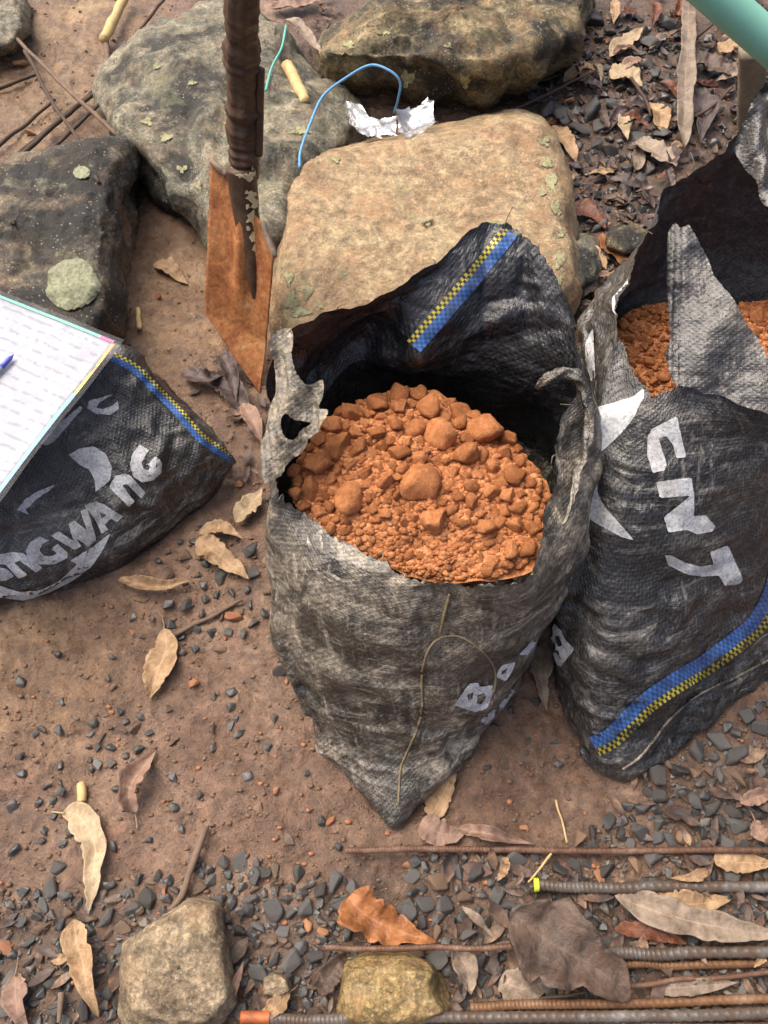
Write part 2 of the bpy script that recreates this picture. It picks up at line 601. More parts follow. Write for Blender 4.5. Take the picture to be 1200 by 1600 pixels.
# ------------------------------------------------------------------ ground
def ground_h(x, y):
    p = np.stack([np.asarray(x, float), np.asarray(y, float), np.zeros_like(np.asarray(x, float))], -1)
    fade = 1.0
    h = 0.010 * fbm(p * 5.5, 2, 3) + 0.0050 * fbm(p * 22, 3, 9) + 0.0022 * ridged(p * 30, 2, 27) + 0.0018 * ridged(p * 62, 2, 21) + 0.0012 * fbm(p * 190, 2, 5)
    return h * fade - 0.006


def gz(x, y):
    return float(ground_h(np.array([x]), np.array([y]))[0])


def G(px, py, up=0.0):
    p = P(px, py, 0)
    p = P(px, py, gz(p[0], p[1]) + up)
    return p


def sstep(a, b, x):
    t = np.clip((x - a) / (b - a), 0, 1)
    return t * t * (3 - 2 * t)


def build_ground():
    far = np.array([1.25, 1.5, 2, 3, 5, 8, 14, 25, 45, 80])
    xs = np.concatenate([-far[::-1], np.linspace(-1.1, 1.1, 470), far])
    ys = np.concatenate([-far[::-1], np.linspace(-0.1, 2.1, 470), 2.1 + far - 1.1])
    X, Y = np.meshgrid(xs, ys)
    Z = ground_h(X, Y)
    V = np.stack([X, Y, Z], -1).reshape(-1, 3)
    o = mk('ground', V, grid_faces(len(ys), len(xs)), MG, origin=(0, 0, 0))
    px, py = pix(V)
    py = np.where(V[:, 1] < -0.3, 1500, py)
    q = V * 6.0
    nz = fbm(q, 3, 44)
    sand = sstep(360, 120, px + 90 * nz) * sstep(330, 180, py + 60 * nz) + 0.55 * sstep(520, 330, px + 60 * nz) * sstep(650, 560, py + 30 * nz) * sstep(330, 400, py)
    sand += 0.55 * sstep(330, 60, px + 60 * nz) * sstep(900, 960, py) * sstep(1250, 1080, py + 60 * nz)
    hum = sstep(840, 930, px + 60 * nz) * sstep(640, 560, py) + 0.75 * sstep(1330, 1420, py + 50 * nz) + 0.6 * sstep(1000, 1080, px + 60 * nz) * sstep(1080, 1120, py)
    hum += 0.8 * sstep(420, 480, px) * sstep(260, 200, py + 30 * nz) * sstep(940, 860, px)
    for nme, arr in (('sand', sand), ('humus', hum)):
        a = o.data.attributes.new(nme, 'FLOAT', 'POINT')
        a.data.foreach_set('value', np.clip(arr, 0, 1).astype(np.float32))
    tag(o, 'damp reddish brown earth strewn with crumbs and stains', None, None, 'structure')


build_ground()


# ------------------------------------------------------------------ rocks
def rock(name, label, top, base, mat, bulge=0.01, rough_amp=0.006, n=150, seed=0, facet=0.0, edge=0.55, sharp=0.6, smooth=2):
    """top: [(px, py, z)], base: [(px, py)] outlines that run round together"""
    T = cr([P(*t) for t in top], n, True)
    tp = np.array([P(*t) for t in top])
    tl = np.arange(n) / n * len(tp)
    T = T * (1 - sharp) + sharp * np.stack([np.interp(tl, np.arange(len(tp) + 1), np.append(tp[:, k], tp[0, k])) for k in range(3)], 1)
    B = cr([P(b[0], b[1], -0.025) for b in base], n, True)
    C = T.mean(0)
    rows = []
    for f in np.linspace(0.02, 0.93, 22):
        r = C + (T - C) * f
        r[:, 2] += bulge * (1 - f ** 2)
        rows.append(r)
    ed = C + (T - C) * 0.985
    ed[:, 2] -= 0.0015
    rows.append(ed)
    for f in np.linspace(0.04, 1, 16):
        r = T + (B - T) * f
        r += (T - C) * np.array([1, 1, 0]) * 0.06 * math.sin(f * math.pi)
        r[:, 2] -= 0.004 * (1 - f)
        rows.append(r)
    S = np.stack(rows)
    for _ in range(smooth):
        S[1:-1] = S[1:-1] * 0.4 + 0.3 * (S[:-2] + S[2:])
    nn = -net_normals(S, True)
    out = S - C
    nn *= np.sign((nn * out).sum(-1, keepdims=True).mean())
    nn[:6] = np.array([0, 0, 1.0])
    q = S
    d = rough_amp * (fbm(q * 16, 4, seed) * 0.9 + 0.55 * ridged(q * 28, 3, seed + 5)) + rough_amp * 0.22 * fbm(q * 130, 2, seed + 9)
    d += 0.014 * facet * fbm(q * 7, 2, seed + 50)
    d += 0.026 * facet * (np.abs(vnoise(q * 9, seed + 80)) - np.abs(vnoise(q * 10 + 4, seed + 81)))
    S = S + nn * d[..., None]
    V = S.reshape(-1, 3)
    F = [tuple(f[::-1]) for f in grid_faces(S.shape[0], n, True)]
    c0 = len(V)
    V = np.vstack([V, S[0].mean(0)])
    F += [(c0, (i + 1) % n, i) for i in range(n)]
    o = mk(name, V, F, mat)
    tag(o, label, 'rock')
    o['_v'] = 0
    return o, V, F


def bvh_of(V, F):
    return BVHTree.FromPolygons([Vector(v) for v in V], [tuple(int(i) for i in f) for f in F])


def hit(bvh, px, py, off=0.0):
    d = Vector(ray(px, py)).normalized()
    loc, nor, idx, dist = bvh.ray_cast(Vector(EYE), d)
    if loc is None:
        return None
    if nor.dot(d) > 0:
        nor = -nor
    return np.array(loc + nor * off)


def inside(pt, loops):
    c = False
    x, y = pt
    for L in loops:
        for i in range(len(L)):
            x1, y1 = L[i]
            x2, y2 = L[i - 1]
            if (y1 > y) != (y2 > y) and x < (x2 - x1) * (y - y1) / (y2 - y1) + x1:
                c = not c
    return c


def decal(name, loops, bvh, parent, mat, off=0.0008, step=6, jit=0.5, dome=0.0):
    """a flat print or a thin growth that lies on a surface: outline loops (even-odd), laid on the surface"""
    pts, edges = [], []
    rr = random.Random(len(loops[0]) + int(loops[0][0][0]))
    loops = [[tuple(np.array(L[i]) * .93 + .07 * np.array(L[i + d])) for i in range(len(L)) for d in (-1, 1 - len(L))] for L in loops]
    for L in loops:
        s0 = len(pts)
        for i in range(len(L)):
            a, b = np.array(L[i], float), np.array(L[(i + 1) % len(L)], float)
            k = max(1, int(np.linalg.norm(b - a) / step))
            for j in range(k):
                q = a + (b - a) * j / k
                pts.append((q[0] + rr.uniform(-jit, jit), q[1] + rr.uniform(-jit, jit)))
        e0 = len(pts)
        edges += [(i, i + 1 if i + 1 < e0 else s0) for i in range(s0, e0)]
    A = np.array(pts)
    lo, hi = A.min(0), A.max(0)
    for gx in np.arange(lo[0], hi[0], step):
        for gy in np.arange(lo[1], hi[1], step):
            q = (gx + rr.uniform(-1, 1), gy + rr.uniform(-1, 1))
            if inside(q, loops):
                pts.append(q)
    r = delaunay_2d_cdt([Vector(p) for p in pts], edges, [], 0, 1e-4)
    vv = [tuple(v) for v in r[0]]
    cen = A.mean(0)
    rad = np.abs(A - cen).max()
    W = []
    for v in vv:
        f = 1 - min(1, np.linalg.norm(np.array(v) - cen) / rad)
        W.append(hit(bvh, v[0], v[1], off + dome * min(1, f * 4) * (1 + (rr.uniform(-.45, .45) if dome else 0))))
    F, used = [], {}
    for f in r[2]:
        c = (sum(vv[i][0] for i in f) / 3, sum(vv[i][1] for i in f) / 3)
        if inside(c, loops) and all(W[i] is not None for i in f):
            q = [W[i] for i in f]
            if max(np.linalg.norm(q[0] - q[1]), np.linalg.norm(q[1] - q[2]), np.linalg.norm(q[2] - q[0])) < 0.03:
                F.append(tuple(f))
    par = {}

    def find(a):
        while par.setdefault(a, a) != a:
            par[a] = par[par[a]]
            a = par[a]
        return a
    for f in F:
        for i in f[1:]:
            par[find(i)] = find(f[0])
    cnt = {}
    for f in F:
        cnt[find(f[0])] = cnt.get(find(f[0]), 0) + 1
    if not cnt:
        return None
    best = max(cnt, key=cnt.get)
    F = [f for f in F if find(f[0]) == best]
    keep = sorted({i for f in F for i in f})
    idx = {k: i for i, k in enumerate(keep)}
    return mk(name, [W[k] for k in keep], [tuple(idx[i] for i in f) for f in F], mat, parent)


def ribbon(name, path, width, bvh, parent, mat, off=0.0009, n=90, m=5):
    c = cr(path, n)
    t = np.gradient(c, axis=0)
    t /= np.linalg.norm(t, axis=1, keepdims=True)
    nrm = np.stack([-t[:, 1], t[:, 0]], 1)
    V, U, ok = [], [], []
    s = 0
    prev = None
    for i in range(n):
        row = []
        for j in range(m):
            q = c[i] + nrm[i] * width * (j / (m - 1) - 0.5)
            row.append(hit(bvh, q[0], q[1], off))
        mid = row[m // 2]
        if mid is not None and prev is not None:
            s += min(0.03, np.linalg.norm(mid - prev))
        if mid is not None:
            prev = mid
        for j in range(m):
            ok.append(row[j] is not None)
            V.append(row[j] if row[j] is not None else np.zeros(3))
            U.append((s, j / (m - 1)))
    V = np.array(V)
    F = []
    for f in grid_faces(n, m):
        if all(ok[i] for i in f):
            q = V[f]
            if max(np.linalg.norm(q[0] - q[2]), np.linalg.norm(q[1] - q[3])) < 0.05:
                F.append(tuple(f))
    keep = sorted({i for f in F for i in f})
    idx = {k: i for i, k in enumerate(keep)}
    return mk(name, V[keep], [tuple(idx[i] for i in f) for f in F], mat, parent, uv=np.array(U)[keep])


def string_on(name, path, rad, bvh, parent, mat, off=0.0012, n=80):
    pts = []
    for q in cr(path, n):
        h = hit(bvh, q[0], q[1], off)
        if h is not None and (not pts or np.linalg.norm(h - pts[-1]) < 0.05):
            pts.append(h)
    V, F = tube_mesh(pts, rad, 6)
    return mk(name, V, F, mat, parent)


MR_DARK = m_rock('rock_dark_stained', [(0.05, 0.048, 0.042), (0.13, 0.115, 0.085), (0.28, 0.22, 0.14)], 0.4, dark=0.85)
MR_GREY = m_rock('rock_grey_mossy', [(0.095, 0.094, 0.072), (0.195, 0.183, 0.132), (0.31, 0.275, 0.195)], 0.8, (0.26, 0.26, 0.15), dark=0.5)
MR_TOP = m_rock('rock_dark_brown', [(0.05, 0.042, 0.026), (0.14, 0.115, 0.065), (0.32, 0.25, 0.14)], 0.55, (0.33, 0.29, 0.16), dark=0.6)
MR_TAN = m_rock('rock_tan', [(0.29, 0.185, 0.105), (0.36, 0.26, 0.15), (0.40, 0.31, 0.18)], 0.62, (0.38, 0.38, 0.21), fine=0.45)
MR_SQ = m_rock('rock_sandy', [(0.20, 0.145, 0.09), (0.28, 0.215, 0.135), (0.34, 0.27, 0.175)], 0.2)
MR_YEL = m_rock('rock_yellow', [(0.19, 0.125, 0.045), (0.30, 0.21, 0.09), (0.42, 0.32, 0.165)], 0.25, (0.5, 0.42, 0.25))
M_LICHEN = m_plain('pale_green_lichen', (0.25, 0.26, 0.175), 0.95, 0.1, 0.85, 130, 1.0, 0.004)

rk1, V1, F1 = rock('rock', 'dark stained rock with round pale lichen, behind the white papers',
    [(-170, 330, .13), (-90, 290, .14), (0, 268, .15), (90, 240, .15), (185, 228, .15), (172, 290, .16), (163, 370, .16), (160, 470, .15), (120, 520, .13), (0, 520, .13), (-120, 480, .13), (-180, 400, .13)],
    [(-190, 310), (-90, 280), (0, 262), (95, 238), (212, 240), (214, 330), (205, 420), (200, 520), (130, 600), (0, 610), (-130, 560), (-210, 430)],
    MR_DARK, 0.012, 0.008, seed=2, facet=0.6)
b1 = bvh_of(V1, F1)
ang = np.linspace(0, 2 * math.pi, 26, endpoint=False)
decal('lichen', [[(113 + 41 * math.cos(a) * (1 + .07 * math.sin(5 * a + 1)), 446 + 40 * math.sin(a) * (1 + .06 * math.sin(4 * a))) for a in ang]], b1, rk1, M_LICHEN, 0.002, 6, 1.5, dome=0.004)
decal('lichen', [[(128 + 13 * math.cos(a), 271 + 10 * math.sin(a)) for a in ang]], b1, rk1, M_LICHEN, 0.0015, 5, 1.0, dome=0.002)

rk2, V2_, F2_ = rock('rock', 'large grey mossy granite block behind the shovel',
    [(178, 118, .11), (230, 70, .12), (290, 35, .12), (350, 18, .12), (410, 45, .12), (450, 110, .12), (520, 160, .11), (545, 195, .10), (500, 245, .11), (450, 290, .11), (440, 340, .10), (400, 385, .10), (330, 340, .11), (262, 285, .12), (205, 220, .12), (182, 170, .12)],
    [(165, 125), (220, 62), (285, 25), (350, 5), (425, 35), (470, 100), (540, 150), (575, 200), (525, 270), (470, 320), (455, 390), (400, 430), (318, 372), (252, 312), (195, 245), (172, 190)],
    MR_GREY, 0.02, 0.008, seed=11, facet=0.7)
rk3, V3, F3 = rock('rock', 'dark brown boulder at the top with pale specks, above the foil',
    [(520, 75, .15), (560, 35, .16), (630, -5, .16), (720, -60, .15), (850, -60, .15), (905, -20, .14), (890, 50, .14), (845, 75, .15), (770, 95, .16), (690, 92, .16), (610, 90, .15), (550, 90, .15)],
    [(508, 95), (550, 25), (620, -20), (710, -70), (860, -70), (925, -20), (905, 70), (865, 120), (790, 155), (710, 172), (620, 160), (540, 140)],
    MR_TOP, 0.03, 0.010, seed=23, facet=0.9)
rk4, V4, F4 = rock('rock', 'broad flat tan stone between the shovel and the open front sack',
    [(465, 252, .11), (520, 238, .115), (610, 225, .12), (700, 205, .12), (785, 188, .12), (838, 200, .12), (866, 245, .115), (876, 310, .11), (882, 390, .105), (884, 440, .10), (850, 490, .10), (760, 540, .10), (650, 550, .10), (540, 530, .10), (455, 500, .10), (440, 450, .105), (443, 380, .11), (452, 310, .11)],
    [(455, 245), (515, 228), (605, 215), (700, 196), (790, 180), (848, 192), (882, 245), (894, 315), (902, 400), (902, 460), (870, 520), (770, 590), (650, 600), (530, 590), (440, 540), (428, 470), (433, 385), (442, 305)],
    MR_TAN, 0.004, 0.004, seed=31, facet=0.3, sharp=0.7)
rock('rock', 'grey stone cut off by the top left corner',
    [(-90, -60, .06), (-20, -40, .07), (28, 0, .07), (34, 40, .07), (10, 68, .06), (-60, 80, .06), (-110, 20, .06)],
    [(-100, -70), (-20, -55), (38, -5), (46, 48), (15, 85), (-70, 100), (-130, 20)], MR_GREY, 0.012, 0.006, 90, seed=41)
rock('rock', 'sandy square stone lying at the bottom left in the gravel',
    [(203, 1490, .055), (250, 1445, .06), (292, 1414, .06), (328, 1424, .06), (340, 1470, .06), (352, 1520, .06), (356, 1560, .055), (325, 1596, .05), (260, 1608, .045), (205, 1585, .05), (190, 1540, .055)],
    [(194, 1480), (245, 1436), (290, 1402), (340, 1412), (355, 1465), (366, 1520), (372, 1570), (335, 1615), (255, 1630), (195, 1605), (180, 1540)],
    MR_SQ, 0.006, 0.004, 120, seed=53, facet=0.2)
rock('rock', 'yellow ochre stone behind the lowest steel bar',
    [(545, 1513, .045), (600, 1510, .048), (668, 1514, .045), (682, 1545, .04), (694, 1588, .035), (620, 1598, .035), (540, 1594, .035), (538, 1550, .04)],
    [(535, 1496), (600, 1490), (680, 1498), (698, 1545), (708, 1600), (620, 1615), (532, 1608), (526, 1550)],
    MR_YEL, 0.004, 0.004, 100, seed=61, facet=0.2)
rock('rock', 'small grey stone right of the broad tan stone',
    [(893, 385, .04), (915, 372, .045), (932, 395, .04), (930, 430, .035), (905, 445, .035), (888, 420, .04)],
    [(886, 380), (915, 362), (942, 392), (938, 440), (905, 458), (880, 425)], MR_GREY, 0.006, 0.004, 80, seed=71)
rock('rock', 'small brown stone beside the rim of the right sack',
    [(955, 362, .035), (985, 350, .04), (1010, 362, .035), (1005, 385, .03), (975, 395, .03), (952, 382, .035)],
    [(948, 358), (985, 342), (1018, 360), (1012, 392), (975, 404), (944, 386)], MR_TOP, 0.006, 0.004, 80, seed=75)
rock('rock', 'small pale green stone right of the sandy square stone',
    [(412, 1532, .022), (428, 1522, .025), (447, 1530, .022), (452, 1548, .02), (435, 1560, .018), (412, 1555, .02)],
    [(407, 1527), (428, 1515), (453, 1525), (458, 1552), (436, 1566), (406, 1560)], MR_SQ, 0.004, 0.002, 60, seed=79)


def blotch(bv, parent, x, y, a, b, k):
    t = np.linspace(0, 2 * math.pi, 22, endpoint=False)
    r_ = 1 + .28 * np.sin(3 * t + k) + .2 * np.sin(5 * t + 2 * k) + .14 * np.sin(9 * t + 3 * k)
    decal('lichen', [[(x + a * r_[i] * math.cos(t[i]), y + b * r_[i] * math.sin(t[i])) for i in range(22)]], bv, parent, M_LICH2, 0.0010, 4, 1.6, dome=0.0012)


M_LICH2 = m_plain('yellow_green_lichen', (0.30, 0.285, 0.165), 0.95, 0.1, 0.8, 110, 0.9, 0.003)
b4 = bvh_of(V4, F4)
for k, (x, y, a, b) in enumerate([(455, 470, 9, 14), (470, 488, 14, 8), (480, 458, 7, 9), (452, 435, 6, 11), (862, 285, 8, 16), (868, 325, 6, 12), (855, 255, 7, 9), (848, 300, 5, 8), (874, 405, 7, 14), (868, 440, 9, 10), (525, 250, 7, 4), (850, 222, 8, 7), (500, 478, 5, 5), (875, 365, 4, 9)]):
    blotch(b4, rk4, x, y, a, b, k)
b2 = bvh_of(V2_, F2_)
for k, (x, y, a, b) in enumerate([(245, 105, 5, 4), (260, 215, 9, 6), (285, 265, 8, 5), (310, 290, 6, 6), (230, 190, 8, 6), (470, 205, 12, 6), (300, 130, 6, 4)]):
    blotch(b2, rk2, x, y, a, b, k + 20)
b3 = bvh_of(V3, F3)
for k, (x, y, a, b) in enumerate([(637, 122, 10, 12), (727, 125, 8, 10), (545, 70, 10, 5), (700, 72, 5, 4), (600, 50, 8, 5)]):
    blotch(b3, rk3, x, y, a, b, k + 40)


# ------------------------------------------------------------------ sacks
def crumple(S, nrm, seed, amp=1.0, rimrow=None):
    q = S + 0.02 * np.stack([fbm(S * 8 + k * 3.3, 2, seed + 40 + k) for k in range(3)], -1)
    wild = 0.4 + 1.2 * sstep(-.3, .6, fbm(S * 7, 2, seed + 90))
    tri = lambda f, sd: np.abs(vnoise(q * f, sd)) - np.abs(vnoise(q * f * 1.13 + 5.1, sd + 1))
    st = np.array([1.0, 1.0, 1.35])
    d = 0.0080 * fbm(q * 8, 2, seed) + 0.0130 * tri(8 * st, seed + 13) + 0.0085 * wild * tri(17 * st, seed + 3) + 0.0036 * wild * tri(38 * st, seed + 8) + 0.0004 * fbm(q * 200, 2, seed + 4)
    low = sstep(0.14, 0.06, S[..., 2]) * sstep(0.0, 0.03, S[..., 2])
    d = d - 0.0035 * low * np.abs(np.sin(S[..., 2] * 150 + 3 * fbm(S * 12, 2, seed + 60))) ** 0.6
    if rimrow is not None:
        d = d * rimrow
    return S + nrm * (d * amp)[..., None]


def net_sack(cols_rows, nu, nv, seed, rim_tear=0.010, amp=1.0, sharp=None):
    """cols_rows: rows (bottom to rim) of columns (round the sack) of points"""
    N = np.array(cols_rows, float)                      # rows, cols, 3
    A = np.stack([cr(N[:, j], nv) for j in range(N.shape[1])], 1)      # nv, cols, 3
    S = np.stack([cr(A[i], nu, True) for i in range(nv)])              # nv, nu, 3
    # ragged rim: slide the last rows
    th = np.arange(nu) / nu * 2 * math.pi
    rim = np.stack([np.cos(th) * 6, np.sin(th) * 6, np.zeros(nu)], -1)
    tear = rim_tear * (fbm(rim, 4, seed + 70) + 0.5 * fbm(rim * 6, 2, seed + 71))
    k = 14
    dirv = S[-1] - S[-k]
    dirv /= np.linalg.norm(dirv, axis=1, keepdims=True) + 1e-9
    for i in range(k):
        f = (i + 1) / k
        S[nv - k + i] += dirv * (tear * f ** 2)[:, None]
    n = net_normals(S, True)
    vv = np.linspace(0, 1, nv)[:, None]
    S = crumple(S, n, seed, amp, 0.8 + 0.25 * sstep(0.7, 1.0, vv) * np.ones((1, nu)))
    S[..., 2] = np.maximum(S[..., 2], -0.012)
    return S


def uv_net(S):
    du = np.linalg.norm(np.diff(S, axis=1, append=S[:, :1]), axis=2)
    u = np.cumsum(du.mean(0))
    dv = np.linalg.norm(np.diff(S, axis=0), axis=2).mean(1)
    v = np.concatenate([[0], np.cumsum(dv)])
    U, Vv = np.meshgrid(u, v)
    return np.stack([U, Vv], -1).reshape(-1, 2)


def W(*a):
    return np.array(a, float)


# ---- front sack, open, full of orange earth
rowD = [P(512, 1150, 0), P(540, 1195, 0), P(570, 1228, 0), P(594, 1264, 0), P(616, 1288, .004), P(645, 1262, 0), P(690, 1208, 0), P(742, 1150, 0), P(790, 1080, 0),
        W(.19, .5, 0), W(.17, .55, 0), W(.12, .59, 0), W(.07, .6, 0), W(.02, .58, 0), W(-.02, .54, 0), W(-.05, .46, 0)]
rowC = [P(487, 1110, .07), P(508, 1135, .07), P(545, 1162, .065), P(588, 1182, .06), P(632, 1192, .06), P(680, 1184, .06), P(732, 1152, .065), P(788, 1098, .07), P(830, 1030, .07),
        W(.25, .53, .07), W(.22, .60, .07), W(.16, .65, .07), W(.08, .67, .07), W(.01, .65, .07), W(-.05, .60, .07), W(-.1, .50, .07)]
rowB = [P(440, 1000, .18), P(465, 1035, .18), P(512, 1068, .18), P(570, 1092, .18), P(632, 1102, .18), P(697, 1096, .18), P(762, 1066, .18), P(826, 1018, .18), P(868, 945, .18),
        W(.265, .58, .18), W(.24, .66, .18), W(.18, .72, .18), W(.09, .74, .18), W(.02, .73, .18), W(-.06, .68, .18), W(-.12, .58, .18)]
rowA = [P(419, 850, .30), P(450, 908, .30), P(502, 948, .30), P(562, 972, .30), P(630, 986, .30), P(706, 986, .30), P(782, 972, .30), P(852, 935, .30), P(902, 850, .30),
        W(.262, .60, .30), W(.25, .66, .30), W(.20, .70, .30), W(.11, .725, .30), W(.03, .73, .30), W(-.05, .71, .30), W(-.115, .615, .30)]
rowM = [P(420, 780, .36), P(440, 835, .35), P(492, 875, .35), P(550, 905, .345), P(625, 930, .34), P(705, 942, .34), P(785, 935, .345), P(858, 890, .355), P(918, 745, .37),
        P(930, 650, .40), P(915, 590, .40), W(.215, .695, .385), W(.125, .735, .40), W(.040, .690, .40), W(-.025, .745, .39), W(-.116, .645, .38)]
rowR = [P(424, 740, .40), P(448, 792, .38), P(492, 822, .375), P(547, 853, .37), P(622, 888, .365), P(702, 907, .365), P(775, 906, .37), P(838, 885, .375), P(866, 740, .405),
        P(885, 648, .435), P(905, 545, .435), P(872, 432, .465), P(818, 366, .485), P(728, 362, .485), P(612, 446, .478), P(458, 520, .462)]
rowE = [c * 0.25 + np.array([.06, .46, -.006]) * 0.75 for c in rowD]
SF = net_sack([rowE, rowD, rowC, rowB, rowA, rowM, rowR], 416, 290, 5, 0.005, 0.85)
sackF = empty('sack', (0.06, 0.45, 0.0))
tag(sackF, 'muddy black woven sack in the middle, open and heaped with orange earth', 'sack', 'filled woven sacks')
UVF = uv_net(SF)
VF, FF = SF.reshape(-1, 3), grid_faces(*SF.shape[:2], True)
clF = mk('cloth', VF, FF, M_SACK_F, sackF, uv=UVF)


def line_inside(o, nv, nu, c0, c1, v0, mat=None):
    """the clean inner face of the cloth, seen on the far wall of the mouth"""
    o.data.materials.append(mat or M_SACK_I)
    r, c = np.divmod(np.arange((nv - 1) * nu), nu)
    cc = c / nu * 16
    edge = 0.25 * vnoise(np.stack([r * .06, c * .06, c * 0], 1), 3)
    o.data.polygons.foreach_set('material_index', ((cc > c0 + edge) & (cc < c1 + edge) & (r > v0 * nv)).astype(np.int32))


line_inside(clF, 290, 416, 9.7, 15.6, 0.5)
bF = bvh_of(VF, FF)

# ---- right sack
zr = [0.0, .06, .15, .26, .36]
pr = [
    [(885, 1060), (905, 1130), (938, 1196), (1000, 1198), (1070, 1160), (1140, 1105), (1215, 1045), (1300, 980)],
    [(868, 1020), (890, 1082), (926, 1150), (990, 1152), (1060, 1112), (1135, 1054), (1215, 992), (1330, 910)],
    [(862, 955), (886, 1002), (926, 1052), (985, 1058), (1055, 1028), (1130, 978), (1220, 922), (1350, 830)],
    [(888, 840), (915, 872), (946, 898), (1000, 902), (1065, 882), (1140, 852), (1230, 812), (1370, 720)],
    [(916, 690), (945, 715), (976, 730), (1020, 735), (1080, 730), (1145, 715), (1230, 700), (1370, 610)]]
bk = [
    [(.66, .58), (.60, .65), (.53, .68), (.46, .67), (.40, .64), (.35, .60), (.31, .55), (.29, .48)],
    [(.71, .63), (.64, .72), (.55, .77), (.47, .76), (.40, .73), (.34, .67), (.29, .60), (.255, .52)],
    [(.73, .69), (.66, .80), (.56, .86), (.48, .85), (.41, .82), (.34, .76), (.28, .68), (.245, .60)],
    [(.74, .74), (.68, .86), (.57, .92), (.48, .92), (.41, .90), (.35, .85), (.29, .78), (.255, .70)],
    [(.74, .78), (.68, .90), (.57, .96), (.48, .965), (.42, .95), (.36, .90), (.31, .84), (.275, .78)]]
rows = []
for z, pp, bb in zip(zr, pr, bk):
    rows.append([P(a, b, z) for a, b in pp] + [W(a, b, z) for a, b in bb])
rows.insert(0, [c * 0.3 + np.array([.48, .52, -.006]) * 0.7 for c in rows[0]])
rows.append([P(962, 500, .44), P(972, 545, .43), P(998, 600, .42), P(1040, 612, .42), P(1070, 594, .43), P(1130, 604, .435), P(1206, 618, .435), P(1400, 540, .43),
             W(.72, .80, .45), W(.66, .93, .54), P(1222, 128, .58), P(1160, 200, .53), P(1095, 258, .48), P(1040, 292, .46), P(1026, 350, .45), P(990, 425, .45)])
SRt = net_sack(rows, 416, 290, 15, 0.006, 0.8)
sackR = empty('sack', (0.5, 0.6, 0.0))
tag(sackR, 'black woven sack at the right, mouth half folded shut, pale capital letters up its side', 'sack', 'filled woven sacks')
VR, FR = SRt.reshape(-1, 3), grid_faces(*SRt.shape[:2], True)
clR = mk('cloth', VR, FR, M_SACK_R, sackR, uv=uv_net(SRt))
line_inside(clR, 290, 416, 7.6, 14.3, 0.5, M_SACK_I2)
bR = bvh_of(VR, FR)

# ---- left sack, closed, lying under the papers
lp = [
    [(-330, 970, 0), (-130, 955, 0), (30, 944, 0), (150, 907, 0), (250, 844, 0), (328, 775, .005), (362, 726, .03)],
    [(-330, 940, .05), (-130, 925, .05), (28, 915, .05), (148, 876, .05), (248, 812, .05), (326, 755, .05), (365, 718, .045)],
    [(-330, 850, .12), (-140, 838, .12), (12, 822, .12), (128, 785, .12), (224, 732, .12), (300, 696, .11), (352, 702, .07)],
    [(-330, 750, .18), (-150, 742, .18), (-5, 735, .18), (92, 695, .18), (175, 640, .18), (245, 618, .165), (325, 672, .09)],
    [(-340, 650, .22), (-170, 645, .22), (-30, 640, .22), (50, 605, .22), (125, 575, .22), (190, 546, .215), (292, 636, .10)],
    [(-350, 560, .215), (-180, 555, .215), (-60, 550, .215), (10, 530, .215), (70, 520, .215), (170, 530, .19), (280, 622, .08)],
    [(-350, 520, .10), (-180, 515, .10), (-60, 510, .10), (20, 500, .10), (90, 505, .10), (180, 545, .08), (285, 640, .04)],
    [(-340, 560, .0), (-180, 560, 0), (-60, 550, 0), (30, 550, 0), (110, 560, 0), (200, 600, 0), (295, 680, 0)]]
N = np.array([[P(*c) for c in r] for r in lp])
A = np.stack([cr(N[:, j], 130) for j in range(N.shape[1])], 1)
SL = np.stack([cr(A[i], 220) for i in range(130)])
nl = net_normals(SL, False)
SL = crumple(SL, nl, 33, 0.8)
SL[..., 2] = np.maximum(SL[..., 2], -0.012)
sackL = empty('sack', P(100, 760, 0))
tag(sackL, 'closed black woven sack at the left, lying under the white papers', 'sack', 'filled woven sacks')
VL, FL = SL.reshape(-1, 3), grid_faces(*SL.shape[:2])
mk('cloth', VL, FL, M_SACK_L, sackL, uv=uv_net(SL))
bL = bvh_of(VL, FL)


def sheet(name, loops, zf, parent, mat, seed=0, amp=0.004, step=5, pleat=None):
    """a loose piece of cloth: outline loops in the photo, height of every point from zf(px, py)"""
    pts, edges = [], []
    rr = random.Random(seed)
    for L in loops:
        L = [tuple(q) for q in cr(L, len(L) * 8, True)]
        s0 = len(pts)
        pts += [(x + rr.uniform(-.8, .8), y + rr.uniform(-.8, .8)) for x, y in L]
        e0 = len(pts)
        edges += [(i, i + 1 if i + 1 < e0 else s0) for i in range(s0, e0)]
    lp = []
    for i, L in enumerate(loops):
        lp.append(pts[sum(len(q) * 8 for q in loops[:i]):sum(len(q) * 8 for q in loops[:i + 1])])
    A = np.array(pts)
    lo, hi = A.min(0), A.max(0)
    for gx in np.arange(lo[0], hi[0], step):
        for gy in np.arange(lo[1], hi[1], step):
            q = (gx + rr.uniform(-1, 1), gy + rr.uniform(-1, 1))
            if inside(q, lp):
                pts.append(q)
    r = delaunay_2d_cdt([Vector(p) for p in pts], edges, [], 0, 1e-4)
    vv = np.array([tuple(v) for v in r[0]])
    F = [tuple(f) for f in r[2] if inside((vv[list(f), 0].mean(), vv[list(f), 1].mean()), lp)]
    Wp = np.array([P(x, y, zf(x, y)) for x, y in vv])
    d = amp * (ridged(Wp * 26, 3, seed) + 0.5 * ridged(Wp * 70, 2, seed + 4))
    if pleat:
        d = d + pleat(vv[:, 0], vv[:, 1])
    Wp = Wp + d[:, None] * np.array([-.2, -.75, .6])
    return mk(name, Wp, F, mat, parent, uv=Wp[:, :2] * 1.0 + Wp[:, 2:3] * np.array([0.1, 1.0]))


